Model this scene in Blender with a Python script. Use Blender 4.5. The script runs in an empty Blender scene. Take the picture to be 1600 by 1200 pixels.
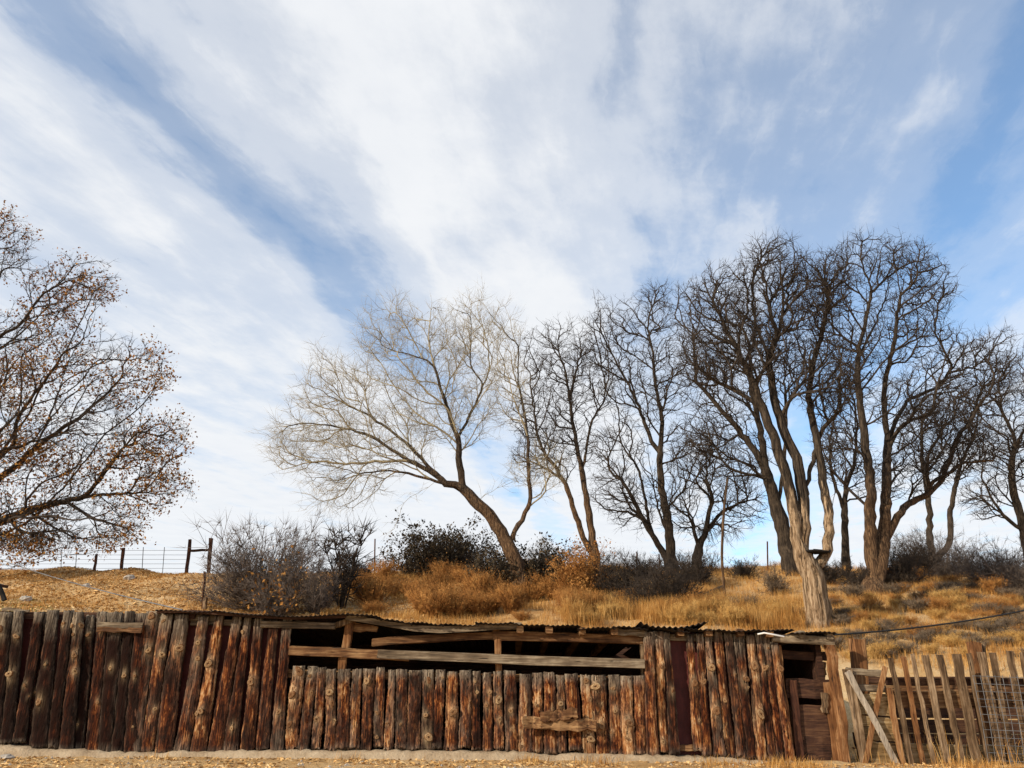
import bpy, math, random
import numpy as np
R = math.radians
scn = bpy.context.scene
COL = scn.collection

# ---------------------------------------------------------------- camera
PITCH = R(20.0); F = 1200.0; CAMZ = 1.2
cd = bpy.data.cameras.new('camera'); cam = bpy.data.objects.new('camera', cd); COL.objects.link(cam)
cam.location = (0, 0, CAMZ); cam.rotation_euler = (R(90) + PITCH, 0, 0)
cd.sensor_width = 36; cd.lens = 27; cd.clip_end = 4000
scn.camera = cam

# ---------------------------------------------------------------- light: sun + sky with cirrus
SUN_DIR = np.array([-0.74, -0.52, 0.43]); SUN_DIR /= np.linalg.norm(SUN_DIR)
sl = bpy.data.lights.new('sun', 'SUN'); sl.energy = 5.0; sl.angle = R(0.6); sl.color = (1.0, 0.87, 0.70)
so = bpy.data.objects.new('sun', sl); COL.objects.link(so)
from mathutils import Vector
so.rotation_euler = Vector(SUN_DIR).to_track_quat('Z', 'Y').to_euler()
W = bpy.data.worlds.new('World'); scn.world = W; W.use_nodes = True
scn.view_settings.view_transform = 'Standard'; scn.view_settings.look = 'None'
scn.view_settings.exposure = 0.0; scn.view_settings.gamma = 1.0


class NT:
    """small node tree helper"""
    def __init__(s, nt): s.nt = nt; nt.nodes.clear()
    def n(s, t, **kw):
        o = s.nt.nodes.new(t)
        for k, v in kw.items(): setattr(o, k, v)
        return o
    def l(s, a, b): s.nt.links.new(a, b)
    def inp(s, node, key, v):
        if hasattr(v, 'is_linked') or isinstance(v, bpy.types.NodeSocket): s.l(v, node.inputs[key])
        else: node.inputs[key].default_value = v
    def math(s, op, a, b=0.0, c=0.0, clamp=False):
        o = s.n('ShaderNodeMath', operation=op, use_clamp=clamp)
        s.inp(o, 0, a); s.inp(o, 1, b); s.inp(o, 2, c); return o.outputs[0]
    def mix(s, f, a, b, blend='MIX'):
        o = s.n('ShaderNodeMix', data_type='RGBA', blend_type=blend)
        s.inp(o, 0, f)
        for k, v in ((6, a), (7, b)):
            if isinstance(v, tuple): v = tuple(v) + (1,) * (4 - len(v))
            s.inp(o, k, v)
        return o.outputs[2]
    def noise(s, vec, scale, detail=4, rough=.55, dist=0.0):
        o = s.n('ShaderNodeTexNoise'); o.inputs['Scale'].default_value = scale
        o.inputs['Detail'].default_value = detail; o.inputs['Roughness'].default_value = rough
        o.inputs['Distortion'].default_value = dist
        if vec is not None: s.l(vec, o.inputs['Vector'])
        return o.outputs['Fac']
    def ramp(s, f, stops, interp='LINEAR'):
        o = s.n('ShaderNodeValToRGB'); cr = o.color_ramp; cr.interpolation = interp
        while len(cr.elements) < len(stops): cr.elements.new(.5)
        for e, (p, c) in zip(cr.elements, stops):
            e.position = p; e.color = (tuple(c) + (1,))[:4] if isinstance(c, tuple) else (c, c, c, 1)
        s.inp(o, 0, f); return o.outputs[0]
    def mapping(s, vec, scale=(1, 1, 1), loc=(0, 0, 0)):
        o = s.n('ShaderNodeMapping'); s.l(vec, o.inputs[0])
        o.inputs['Scale'].default_value = scale; o.inputs['Location'].default_value = loc
        return o.outputs[0]
    def comb(s, x, y, z=0.0):
        o = s.n('ShaderNodeCombineXYZ'); s.inp(o, 0, x); s.inp(o, 1, y); s.inp(o, 2, z); return o.outputs[0]


def build_world():
    t = NT(W.node_tree)
    sky = t.n('ShaderNodeTexSky', sky_type='NISHITA'); sky.sun_disc = False
    sky.sun_elevation = math.asin(SUN_DIR[2]); sky.sun_rotation = math.atan2(SUN_DIR[0], SUN_DIR[1])
    sky.air_density = 1.0; sky.dust_density = 0.6; sky.ozone_density = 2.0; sky.altitude = 1500
    tc = t.n('ShaderNodeTexCoord'); sep = t.n('ShaderNodeSeparateXYZ'); t.l(tc.outputs['Generated'], sep.inputs[0])
    z = t.math('MAXIMUM', sep.outputs[2], 0.03)
    u = t.math('DIVIDE', sep.outputs[0], z); v = t.math('DIVIDE', sep.outputs[1], z)
    q = t.math('SUBTRACT', u, t.math('MULTIPLY', v, .196))       # across the cirrus streaks
    warpv = t.comb(t.math('MULTIPLY', q, 1.6), t.math('MULTIPLY', v, .8))
    w1 = t.math('SUBTRACT', t.noise(warpv, 1.9, 7, .58), .5)
    q2 = t.math('ADD', q, t.math('MULTIPLY', w1, .52))
    cov = t.ramp(t.math('MULTIPLY_ADD', q2, 1 / 3.2, .5), [(p / 3.2 + .5, c) for p, c in (
        (-1.55, .7), (-1.2, .80), (-1.04, .60), (-.88, .30), (-.68, .56), (-.55, .92), (-.3, .92), (-.12, .66), (.02, .42),
        (.13, .48), (.25, .56), (.42, .26), (.56, .30), (.74, .08), (1.0, .35), (1.5, .6))])
    n1 = t.noise(t.comb(t.math('MULTIPLY', q, 3.2), t.math('MULTIPLY', v, .9)), 1.3, 5, .5, .3)
    n2 = t.noise(t.comb(t.math('MULTIPLY', q, 2.0), t.math('MULTIPLY', v, 1.6), 3.3), 2.4, 8, .6)
    d = t.math('ADD', cov, t.math('MULTIPLY', t.math('SUBTRACT', n1, .5), .95))
    d = t.math('ADD', d, t.math('MULTIPLY', t.math('SUBTRACT', n2, .5), .60))
    n3 = t.noise(t.comb(t.math('MULTIPLY', q2, 9.0), t.math('MULTIPLY', v, 1.3), 7.7), 1.7, 8, .62, .4)   # fine fibres
    d = t.math('ADD', d, t.math('MULTIPLY', t.math('SUBTRACT', n3, .5), .26))
    low = t.math('SUBTRACT', 1.0, t.math('DIVIDE', z, .42), clamp=True)   # the thin veil seen edge-on near the horizon
    d = t.math('ADD', d, t.math('MULTIPLY', low, .55))
    dens = t.ramp(d, [(0.0, .14), (.3, .32), (.6, .68), (1.0, .97)], 'EASE')
    cc = t.mix(t.math('MULTIPLY', n2, 1.0), (8.2, 8.5, 9.0), (9.7, 9.8, 9.9))
    blue = t.mix(1.0, sky.outputs[0], (1.30, 1.95, 2.15), 'MULTIPLY')
    col = t.mix(dens, blue, cc)
    bg = t.n('ShaderNodeBackground'); t.l(col, bg.inputs[0]); bg.inputs[1].default_value = 0.1
    out = t.n('ShaderNodeOutputWorld'); t.l(bg.outputs[0], out.inputs[0])
build_world()

# ---------------------------------------------------------------- geometry helpers
CP, SP = math.cos(PITCH), math.sin(PITCH)
def ray(px, py):
    a, b = (px - 800) / F, (600 - py) / F
    return np.array([a, CP - b * SP, SP + b * CP])
def at(px, py, Y):
    """the point at depth Y that the photograph shows at this pixel"""
    d = ray(px, py); return np.array([0, 0, CAMZ]) + d * (Y / d[1])

def H(x, y):
    """terrain height: yard, bank behind the shed, crest, plateau"""
    x = np.asarray(x, float); y = np.asarray(y, float)
    yard = -0.07 - 0.008 * np.clip(x, -12, 12)
    t = np.clip((y - 13.2) / 3.8, 0, 1); t = t * t * (3 - 2 * t)
    crest = 32.0 + 1.2 * np.sin(x * .21 + .6) + .6 * np.sin(x * .63)
    bank = 1.2 + .24 * (np.minimum(y, crest) - 17)
    over = np.clip(y - crest, 0, None)
    bank = bank - .015 * np.clip(over, 0, 60) - .06 * over * np.exp(-over / 4)
    bump = .11 * np.sin(x * 1.3 + y * .7) * np.sin(y * 1.1 - x * .4) + .05 * np.sin(x * 2.9 + 1) * np.sin(y * 2.3)
    bank = bank + bump * np.clip((y - 16) / 3, 0, 1) + .10 * np.sin(x * .5 + 2) * np.clip((y - 22) / 6, 0, 1)
    return yard * (1 - t) + bank * t
def hit(px, py):
    """where the ray through a pixel meets the terrain"""
    d = ray(px, py); prev = None
    for s in np.arange(13.0, 34.0, .05):
        p = np.array([0, 0, CAMZ]) + d * (s / d[1])
        if p[2] <= H(p[0], p[1]): return p
    p = np.array([0, 0, CAMZ]) + d * (33.5 / d[1]); p[2] = H(p[0], p[1]); return p

def mesh(name, verts, tris=None, quads=None, mat=None, smooth=True, attrs=None):
    me = bpy.data.meshes.new(name); V = np.asarray(verts, np.float32).reshape(-1, 3)
    T = np.zeros((0, 3), np.int32) if tris is None or len(tris) == 0 else np.asarray(tris, np.int32)
    Q = np.zeros((0, 4), np.int32) if quads is None or len(quads) == 0 else np.asarray(quads, np.int32)
    me.vertices.add(len(V)); me.vertices.foreach_set('co', V.ravel())
    loops = np.concatenate([T.ravel(), Q.ravel()])
    me.loops.add(len(loops)); me.loops.foreach_set('vertex_index', loops)
    n = len(T) + len(Q); me.polygons.add(n)
    st = np.concatenate([np.arange(len(T)) * 3, len(T) * 3 + np.arange(len(Q)) * 4]).astype(np.int32)
    me.polygons.foreach_set('loop_start', st)
    me.polygons.foreach_set('use_smooth', np.full(n, smooth))
    for k, arr in (attrs or {}).items():
        a = me.attributes.new(k, 'FLOAT', 'POINT'); a.data.foreach_set('value', np.asarray(arr, np.float32))
    if mat: me.materials.append(mat)
    me.update(calc_edges=True); me.validate(); return me
def link(name, me, parent=None, loc=(0, 0, 0)):
    o = bpy.data.objects.new(name, me); COL.objects.link(o); o.location = loc
    if parent: o.parent = parent
    return o
def tag(o, label=None, cat=None, group=None, kind=None):
    if label: o['label'] = label
    if cat: o['category'] = cat
    if group: o['group'] = group
    if kind: o['kind'] = kind
    return o
def thing(name, loc, label, cat, group=None):
    return tag(link(name, None, None, tuple(loc)), label, cat, group)
def part(name, me, th):
    """a mesh given in world coordinates becomes a child of its thing"""
    off = np.array(th.location, np.float32)
    co = np.empty(len(me.vertices) * 3, np.float32); me.vertices.foreach_get('co', co)
    me.vertices.foreach_set('co', (co.reshape(-1, 3) - off).ravel()); me.update()
    return link(name, me, th)

# ---------------------------------------------------------------- materials
def mat(name, fn):
    m = bpy.data.materials.new(name); m.use_nodes = True; t = NT(m.node_tree)
    b = t.n('ShaderNodeBsdfPrincipled'); o = t.n('ShaderNodeOutputMaterial'); t.l(b.outputs[0], o.inputs[0])
    b.inputs['Roughness'].default_value = .85; b.inputs['Specular IOR Level'].default_value = .2
    fn(t, b); return m
def bump(t, b, h, strength=.5, dist=.02):
    o = t.n('ShaderNodeBump'); o.inputs['Strength'].default_value = strength; o.inputs['Distance'].default_value = dist
    t.l(h, o.inputs['Height']); t.l(o.outputs[0], b.inputs['Normal'])
def objco(t, rnd=True):
    tc = t.n('ShaderNodeTexCoord'); oi = t.n('ShaderNodeObjectInfo')
    a = t.n('ShaderNodeVectorMath', operation='ADD'); t.l(tc.outputs['Object'], a.inputs[0])
    s = t.n('ShaderNodeVectorMath', operation='SCALE'); s.inputs[0].default_value = (13, 17, 23); t.l(oi.outputs['Random'], s.inputs['Scale'])
    t.l(s.outputs[0], a.inputs[1]); return a.outputs[0], oi.outputs['Random']
def attr(t, name, typ='GEOMETRY'):
    a = t.n('ShaderNodeAttribute'); a.attribute_type = typ; a.attribute_name = name; return a.outputs['Fac']

def slab_fn(t, b):
    c, rnd = objco(t); knot = attr(t, 'knot'); grey = attr(t, 'grey'); tone = attr(t, 'tone', 'OBJECT')
    st = t.noise(t.mapping(c, (24, 24, .9)), 2.0, 6, .65, .25)
    patch = t.noise(t.mapping(c, (4.5, 4.5, 1.7)), 1.7, 5, .6, .8)
    fine = t.noise(t.mapping(c, (14, 14, 6)), 3.0, 5, .7)
    f = t.math('ADD', t.math('MULTIPLY', st, 1.7), t.math('MULTIPLY', patch, 1.8))
    f = t.math('ADD', f, t.math('MULTIPLY', fine, .5))
    f = t.math('ADD', f, t.math('MULTIPLY', tone, .85))
    f = t.math('ADD', t.math('SUBTRACT', f, 1.87), t.math('MULTIPLY', rnd, .36))
    col = t.ramp(f, [(0.0, (.014, .005, .003)), (.20, (.034, .010, .005)), (.40, (.090, .024, .008)),
                     (.55, (.21, .066, .018)), (.70, (.38, .165, .052)), (.88, (.55, .35, .18))])
    g = t.math('MULTIPLY', grey, t.ramp(t.math('ADD', st, t.math('MULTIPLY', patch, .5)), [(.45, 0.15), (.85, 1.0)]), clamp=True)
    gcol = t.ramp(st, [(.3, (.05, .038, .028)), (.52, (.20, .16, .115)), (.72, (.42, .35, .26))])
    col = t.mix(g, col, gcol)
    kk = t.math('MULTIPLY', knot, t.ramp(fine, [(.25, .45), (.6, 1.0)]), clamp=True)
    col = t.mix(kk, col, t.ramp(st, [(.3, (.30, .18, .085)), (.6, (.62, .46, .27))]))
    r2 = t.math('FRACT', t.math('MULTIPLY', rnd, 7.31)); r3 = t.math('FRACT', t.math('MULTIPLY', rnd, 23.7))
    lich = t.ramp(t.noise(t.mapping(c, (5, 5, 1.1)), 1.3, 5, .6, .6), [(.42, 0.0), (.62, 1.0)])
    col = t.mix(t.math('MULTIPLY', lich, t.math('MULTIPLY', t.math('POWER', r2, 1.5), t.math('MULTIPLY_ADD', tone, 1.6, .42, clamp=True))), col, gcol)
    stain = t.ramp(t.noise(t.mapping(c, (4, 4, .9), (5, 2, 8)), 1.4, 5, .65, .5), [(.50, 0.0), (.62, 1.0)])
    col = t.mix(t.math('MULTIPLY', stain, t.math('MULTIPLY_ADD', r3, .6, .3)), col, (.014, .008, .006))
    crack = t.ramp(t.noise(t.mapping(c, (40, 40, .8)), 1.5, 3, .5), [(.34, 0.0), (.40, 1.0)])
    col = t.mix(crack, (.012, .008, .006), col)
    t.l(col, b.inputs['Base Color']); b.inputs['Roughness'].default_value = .9; b.inputs['Specular IOR Level'].default_value = .08
    bump(t, b, t.math('ADD', t.math('MULTIPLY', crack, .8), t.math('ADD', st, fine)), .75, .015)
M = {}
def knot_fn(t, b):
    tc = t.n('ShaderNodeTexCoord'); c = tc.outputs['Object']; oi = t.n('ShaderNodeObjectInfo')
    ln = t.n('ShaderNodeVectorMath', operation='LENGTH'); t.l(t.mapping(c, (1, .2, .8)), ln.inputs[0])
    n = t.noise(c, 2.6, 5, .65); f = t.math('ADD', ln.outputs['Value'], t.math('MULTIPLY', t.math('SUBTRACT', n, .5), .35))
    col = t.ramp(f, [(.08, (.03, .014, .008)), (.24, (.20, .10, .04)), (.40, (.46, .30, .15)), (.52, (.25, .13, .055)), (.66, (.52, .37, .20)), (.95, (.20, .09, .032))])
    col = t.mix(t.math('MULTIPLY', oi.outputs['Random'], .85), col, (.17, .07, .026))
    t.l(col, b.inputs['Base Color']); bump(t, b, n, .6, .1)
M['knot'] = mat('knot_wood', knot_fn)
M['slab'] = mat('weathered_slab', slab_fn)
def wood_fn(lo, mid, hi, axis=0):
    def fn(t, b):
        c, rnd = objco(t)
        s = [16, 16, 16]; s[axis] = .9
        st = t.noise(t.mapping(c, tuple(s)), 2.2, 6, .65, .2); pt = t.noise(c, 2.5, 4, .6)
        f = t.math('ADD', t.math('MULTIPLY', st, 1.1), t.math('MULTIPLY', pt, .7))
        f = t.math('ADD', t.math('SUBTRACT', f, .48), t.math('MULTIPLY', rnd, .12))
        col = t.ramp(f, [(.2, lo), (.46, mid), (.72, hi)])
        crack = t.ramp(t.noise(t.mapping(c, tuple(v * 1.7 for v in s)), 2.0, 3), [(.31, 0.0), (.37, 1.0)])
        t.l(t.mix(crack, (.02, .014, .01), col), b.inputs['Base Color'])
        bump(t, b, t.math('ADD', st, crack), .7, .012)
    return fn
M['grey_x'] = mat('grey_board', wood_fn((.035, .025, .016), (.14, .10, .062), (.34, .27, .18), 0))
M['grey_z'] = mat('grey_post', wood_fn((.026, .015, .008), (.12, .072, .036), (.34, .235, .14), 2))
M['brown_x'] = mat('brown_board', wood_fn((.025, .011, .006), (.13, .06, .024), (.34, .20, .09), 0))
M['brown_z'] = mat('brown_post', wood_fn((.03, .012, .006), (.17, .072, .025), (.36, .20, .09), 2))
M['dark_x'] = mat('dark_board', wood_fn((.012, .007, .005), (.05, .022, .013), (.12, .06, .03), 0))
M['dark_z'] = mat('dark_plank', wood_fn((.012, .007, .005), (.06, .022, .012), (.14, .06, .028), 2))
M['pale_z'] = mat('pale_brace', wood_fn((.16, .12, .085), (.34, .28, .21), (.50, .43, .33), 2))
M['yellow_x'] = mat('yellow_board', wood_fn((.08, .045, .018), (.23, .145, .06), (.42, .31, .17), 0))
def red_fn(t, b):
    c, r = objco(t); n = t.noise(c, 3, 6, .65); n2 = t.noise(t.mapping(c, (9, 9, 2)), 2, 5)
    t.l(t.ramp(t.math('ADD', t.math('MULTIPLY', n, .6), t.math('MULTIPLY', n2, .4)), [(.3, (.045, .013, .011)), (.55, (.115, .028, .022)), (.75, (.17, .06, .04))]), b.inputs['Base Color'])
    b.inputs['Roughness'].default_value = .6; bump(t, b, n, .5, .03)
M['red'] = mat('red_sheet', red_fn)
def tin_fn(t, b):
    c, r = objco(t); n = t.noise(c, 5, 5, .65)
    t.l(t.ramp(n, [(.35, (.012, .010, .009)), (.6, (.035, .025, .02)), (.8, (.08, .06, .05))]), b.inputs['Base Color'])
    b.inputs['Roughness'].default_value = .7; b.inputs['Metallic'].default_value = .2
M['tin'] = mat('rusty_tin', tin_fn)
def conc_fn(t, b):
    c, r = objco(t); n = t.noise(c, 3, 7, .65); n2 = t.noise(c, 30, 4, .6)
    col = t.ramp(t.math('ADD', t.math('MULTIPLY', n, .7), t.math('MULTIPLY', n2, .3)), [(.3, (.14, .09, .05)), (.47, (.34, .25, .155)), (.7, (.50, .40, .27))])
    t.l(col, b.inputs['Base Color']); bump(t, b, t.math('ADD', n, n2), .6, .03)
M['conc'] = mat('old_concrete', conc_fn)
def ground_fn(t, b):
    tc = t.n('ShaderNodeTexCoord'); c = tc.outputs['Object']
    a = t.noise(c, .35, 5, .6); d = t.noise(c, 3.0, 6, .7); e = t.noise(c, 22, 5, .7)
    f = t.math('ADD', t.math('MULTIPLY', t.math('ADD', a, -.02), .8), t.math('ADD', t.math('MULTIPLY', t.math('ADD', d, -.3), .55), t.math('MULTIPLY', e, .35)))
    col = t.ramp(f, [(.36, (.15, .07, .025)), (.50, (.38, .20, .072)), (.64, (.54, .33, .135)), (.82, (.64, .46, .25))])
    t.l(col, b.inputs['Base Color']); b.inputs['Roughness'].default_value = .95
    bump(t, b, t.math('ADD', d, e), .8, .06)
M['ground'] = mat('dry_ground', ground_fn)
def bark_fn(lo, hi, sc=14):
    def fn(t, b):
        tc = t.n('ShaderNodeTexCoord'); c = tc.outputs['Object']
        st = t.noise(t.mapping(c, (sc, sc, sc * .13)), 1.6, 6, .7, .4); n = t.noise(c, 2.2, 4)
        f = t.math('ADD', t.math('MULTIPLY', st, .75), t.math('MULTIPLY', n, .25))
        t.l(t.ramp(f, [(.34, tuple(v * .35 for v in lo)), (.47, lo), (.68, hi)]), b.inputs['Base Color'])
        b.inputs['Roughness'].default_value = .95; bump(t, b, st, 1.0, .05)
    return fn
M['bark'] = mat('dark_bark', bark_fn((.038, .028, .020), (.125, .09, .058)))
def warm_fn(t, b):
    tc = t.n('ShaderNodeTexCoord'); c = tc.outputs['Object']; sp = t.n('ShaderNodeSeparateXYZ'); t.l(c, sp.inputs[0])
    st = t.noise(t.mapping(c, (14, 14, 1.8)), 1.6, 6, .7, .4); n = t.noise(c, 1.2, 4)
    k = t.math('ADD', t.math('MULTIPLY', sp.outputs[2], -.16), t.math('MULTIPLY', n, 1.6))
    warm = t.ramp(st, [(.34, (.02, .012, .007)), (.47, (.075, .042, .022)), (.68, (.27, .16, .08))]); dark = t.ramp(st, [(.34, (.012, .009, .007)), (.47, (.038, .028, .02)), (.68, (.12, .088, .058))])
    t.l(t.mix(t.ramp(k, [(0.0, 0.0), (.5, 1.0)]), dark, warm), b.inputs['Base Color']); b.inputs['Roughness'].default_value = .95; bump(t, b, st, 1.0, .05)
M['bark_warm'] = mat('warm_bark', warm_fn)
def debark_fn(t, b):
    tc = t.n('ShaderNodeTexCoord'); c = tc.outputs['Object']; sp = t.n('ShaderNodeSeparateXYZ'); t.l(c, sp.inputs[0])
    st = t.noise(t.mapping(c, (11, 11, 1.2)), 1.6, 6, .7, .4); n = t.noise(t.mapping(c, (3, 3, .8)), 1.5, 4)
    k = t.math('ADD', t.math('MULTIPLY', sp.outputs[2], -.27), t.math('MULTIPLY', t.math('ADD', n, st), 1.0))
    bare = t.ramp(k, [(.10, 0.0), (.35, 1.0)])
    pale = t.ramp(st, [(.36, (.03, .018, .01)), (.46, (.22, .14, .075)), (.66, (.56, .41, .26))]); dark = t.ramp(st, [(.34, (.012, .009, .007)), (.47, (.038, .028, .02)), (.68, (.12, .088, .058))])
    t.l(t.mix(bare, dark, pale), b.inputs['Base Color']); b.inputs['Roughness'].default_value = .95; bump(t, b, st, 1.0, .06)
M['debark'] = mat('half_bare_trunk', debark_fn)
M['bark_pale'] = mat('bare_pale_wood', bark_fn((.20, .13, .075), (.56, .42, .28), 9))
def flat_fn(cols, scale=6.0, rough=.9, tl=0.0):
    def fn(t, b):
        tc = t.n('ShaderNodeTexCoord'); n = t.noise(tc.outputs['Object'], scale, 3, .7)
        k = len(cols); t.l(t.ramp(n, [(.32 + .36 * i / max(1, k - 1), c) for i, c in enumerate(cols)]), b.inputs['Base Color'])
        b.inputs['Roughness'].default_value = rough
    return fn
M['twig'] = mat('dark_twig', flat_fn([(.024, .018, .014), (.065, .048, .035)]))
M['twig_pale'] = mat('pale_twig', flat_fn([(.20, .16, .095), (.42, .36, .235)]))
M['twig_grey'] = mat('grey_twig', flat_fn([(.06, .045, .038), (.16, .125, .10)]))
M['twig_silver'] = mat('silver_twig', flat_fn([(.20, .17, .13), (.42, .37, .30)]))
M['leaf'] = mat('brown_leaf', flat_fn([(.13, .055, .012), (.28, .125, .028), (.42, .235, .065)], 3.0))
M['litter'] = mat('fallen_leaf', flat_fn([(.26, .12, .035), (.56, .34, .13), (.74, .55, .30)], 9.0))
M['grass'] = mat('dry_grass', flat_fn([(.20, .08, .018), (.44, .22, .055), (.62, .40, .15)], 2.2))
M['rust_brush'] = mat('rust_brush', flat_fn([(.14, .055, .016), (.32, .14, .035), (.44, .23, .07)], 2.5))
M['gold_brush'] = mat('gold_brush', flat_fn([(.22, .11, .03), (.46, .26, .075), (.58, .38, .14)], 2.5))
M['dusk_brush'] = mat('grey_brush', flat_fn([(.05, .034, .022), (.135, .096, .062), (.27, .20, .13)], 2.5))
M['ever'] = mat('dark_evergreen', flat_fn([(.018, .014, .009), (.05, .038, .022), (.12, .08, .04)], 3.0))
M['iron'] = mat('dark_iron', flat_fn([(.010, .009, .008), (.022, .019, .017)], 5, .95))
M['wire'] = mat('grey_wire', flat_fn([(.09, .09, .09), (.20, .20, .20)], 5, .5))
M['white'] = mat('white_pipe', flat_fn([(.62, .60, .56), (.74, .72, .68)], 5, .5))
M['black'] = mat('black_cable', flat_fn([(.015, .014, .013), (.025, .024, .022)], 5, .6))
M['moss'] = mat('green_grass', flat_fn([(.10, .12, .03), (.22, .24, .07)], 4))
M['stone'] = mat('pale_stone', flat_fn([(.25, .22, .18), (.45, .40, .34)], 6))

rng = np.random.default_rng(7); random.seed(7)
def nrm(v): return v / np.maximum(np.linalg.norm(v, axis=-1, keepdims=True), 1e-9)

# ---------------------------------------------------------------- terrain
def build_ground():
    def axis(a, b, step, far, n):
        core = np.arange(a, b + step / 2, step); k = np.geomspace(1, far, n)
        return np.concatenate([a - k[::-1], core, b + k])
    xs = axis(-26, 30, .25, 1500, 22)
    ys = np.concatenate([-np.geomspace(1, 300, 12)[::-1] + 2, np.arange(3, 11, .5), np.arange(11, 40, .2), 40 + np.geomspace(.5, 1500, 26)])
    X, Y = np.meshgrid(xs, ys); Z = H(X, Y)
    Z = Z + .012 * rng.standard_normal(Z.shape) * ((Y > 9) & (Y < 40))
    nx, ny = len(xs), len(ys); idx = np.arange(nx * ny).reshape(ny, nx)
    q = np.stack([idx[:-1, :-1], idx[:-1, 1:], idx[1:, 1:], idx[1:, :-1]], -1).reshape(-1, 4)
    tag(link('ground', mesh('ground', np.stack([X, Y, Z], -1), quads=q, mat=M['ground'])), kind='structure')
build_ground()

# ---------------------------------------------------------------- boards, slabs, sheets
WY = 12.0
def box_mesh(p0, p1, w, d, m, name='board', rough=.006, taper=1.0, seg=5, front=(0, -1, 0)):
    """a worn plank from p0 to p1: w across, d deep, edges chamfered and slightly uneven"""
    p0 = np.asarray(p0, float); p1 = np.asarray(p1, float); T = nrm(p1 - p0)
    N = np.array(front, float); N = nrm(N - T * (N @ T)); S = np.cross(T, N); c = min(w, d) * .12
    prof = [(-w/2 + c, -d/2), (w/2 - c, -d/2), (w/2, -d/2 + c), (w/2, d/2 - c), (w/2 - c, d/2), (-w/2 + c, d/2), (-w/2, d/2 - c), (-w/2, -d/2 + c)]
    V = []
    for i in range(seg + 1):
        t = i / seg; k = 1 + (taper - 1) * t; j = rng.normal(0, rough, 2)
        for a, b in prof:
            e = rng.normal(0, rough * .5, 3)
            V.append(p0 + (p1 - p0) * t + S * (a * k + j[0]) + N * (b * k + j[1]) + e * (1.0 if 0 < i < seg else 1.6))
    n = len(prof); Q = []; Tn = []
    for i in range(seg):
        for k in range(n): Q.append((i*n + k, i*n + (k+1) % n, (i+1)*n + (k+1) % n, (i+1)*n + k))
    V.append(p0); V.append(p1); a, bb = len(V) - 2, len(V) - 1
    for k in range(n): Tn.append((a, (k+1) % n, k)); Tn.append((bb, seg*n + k, seg*n + (k+1) % n))
    return mesh(name, V, Tn, Q, m, smooth=False)
def wpx(px, Y=WY): return px * Y / (F * (CP + .47 * SP) * .90)     # width in metres of so many pixels at the wall

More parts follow.
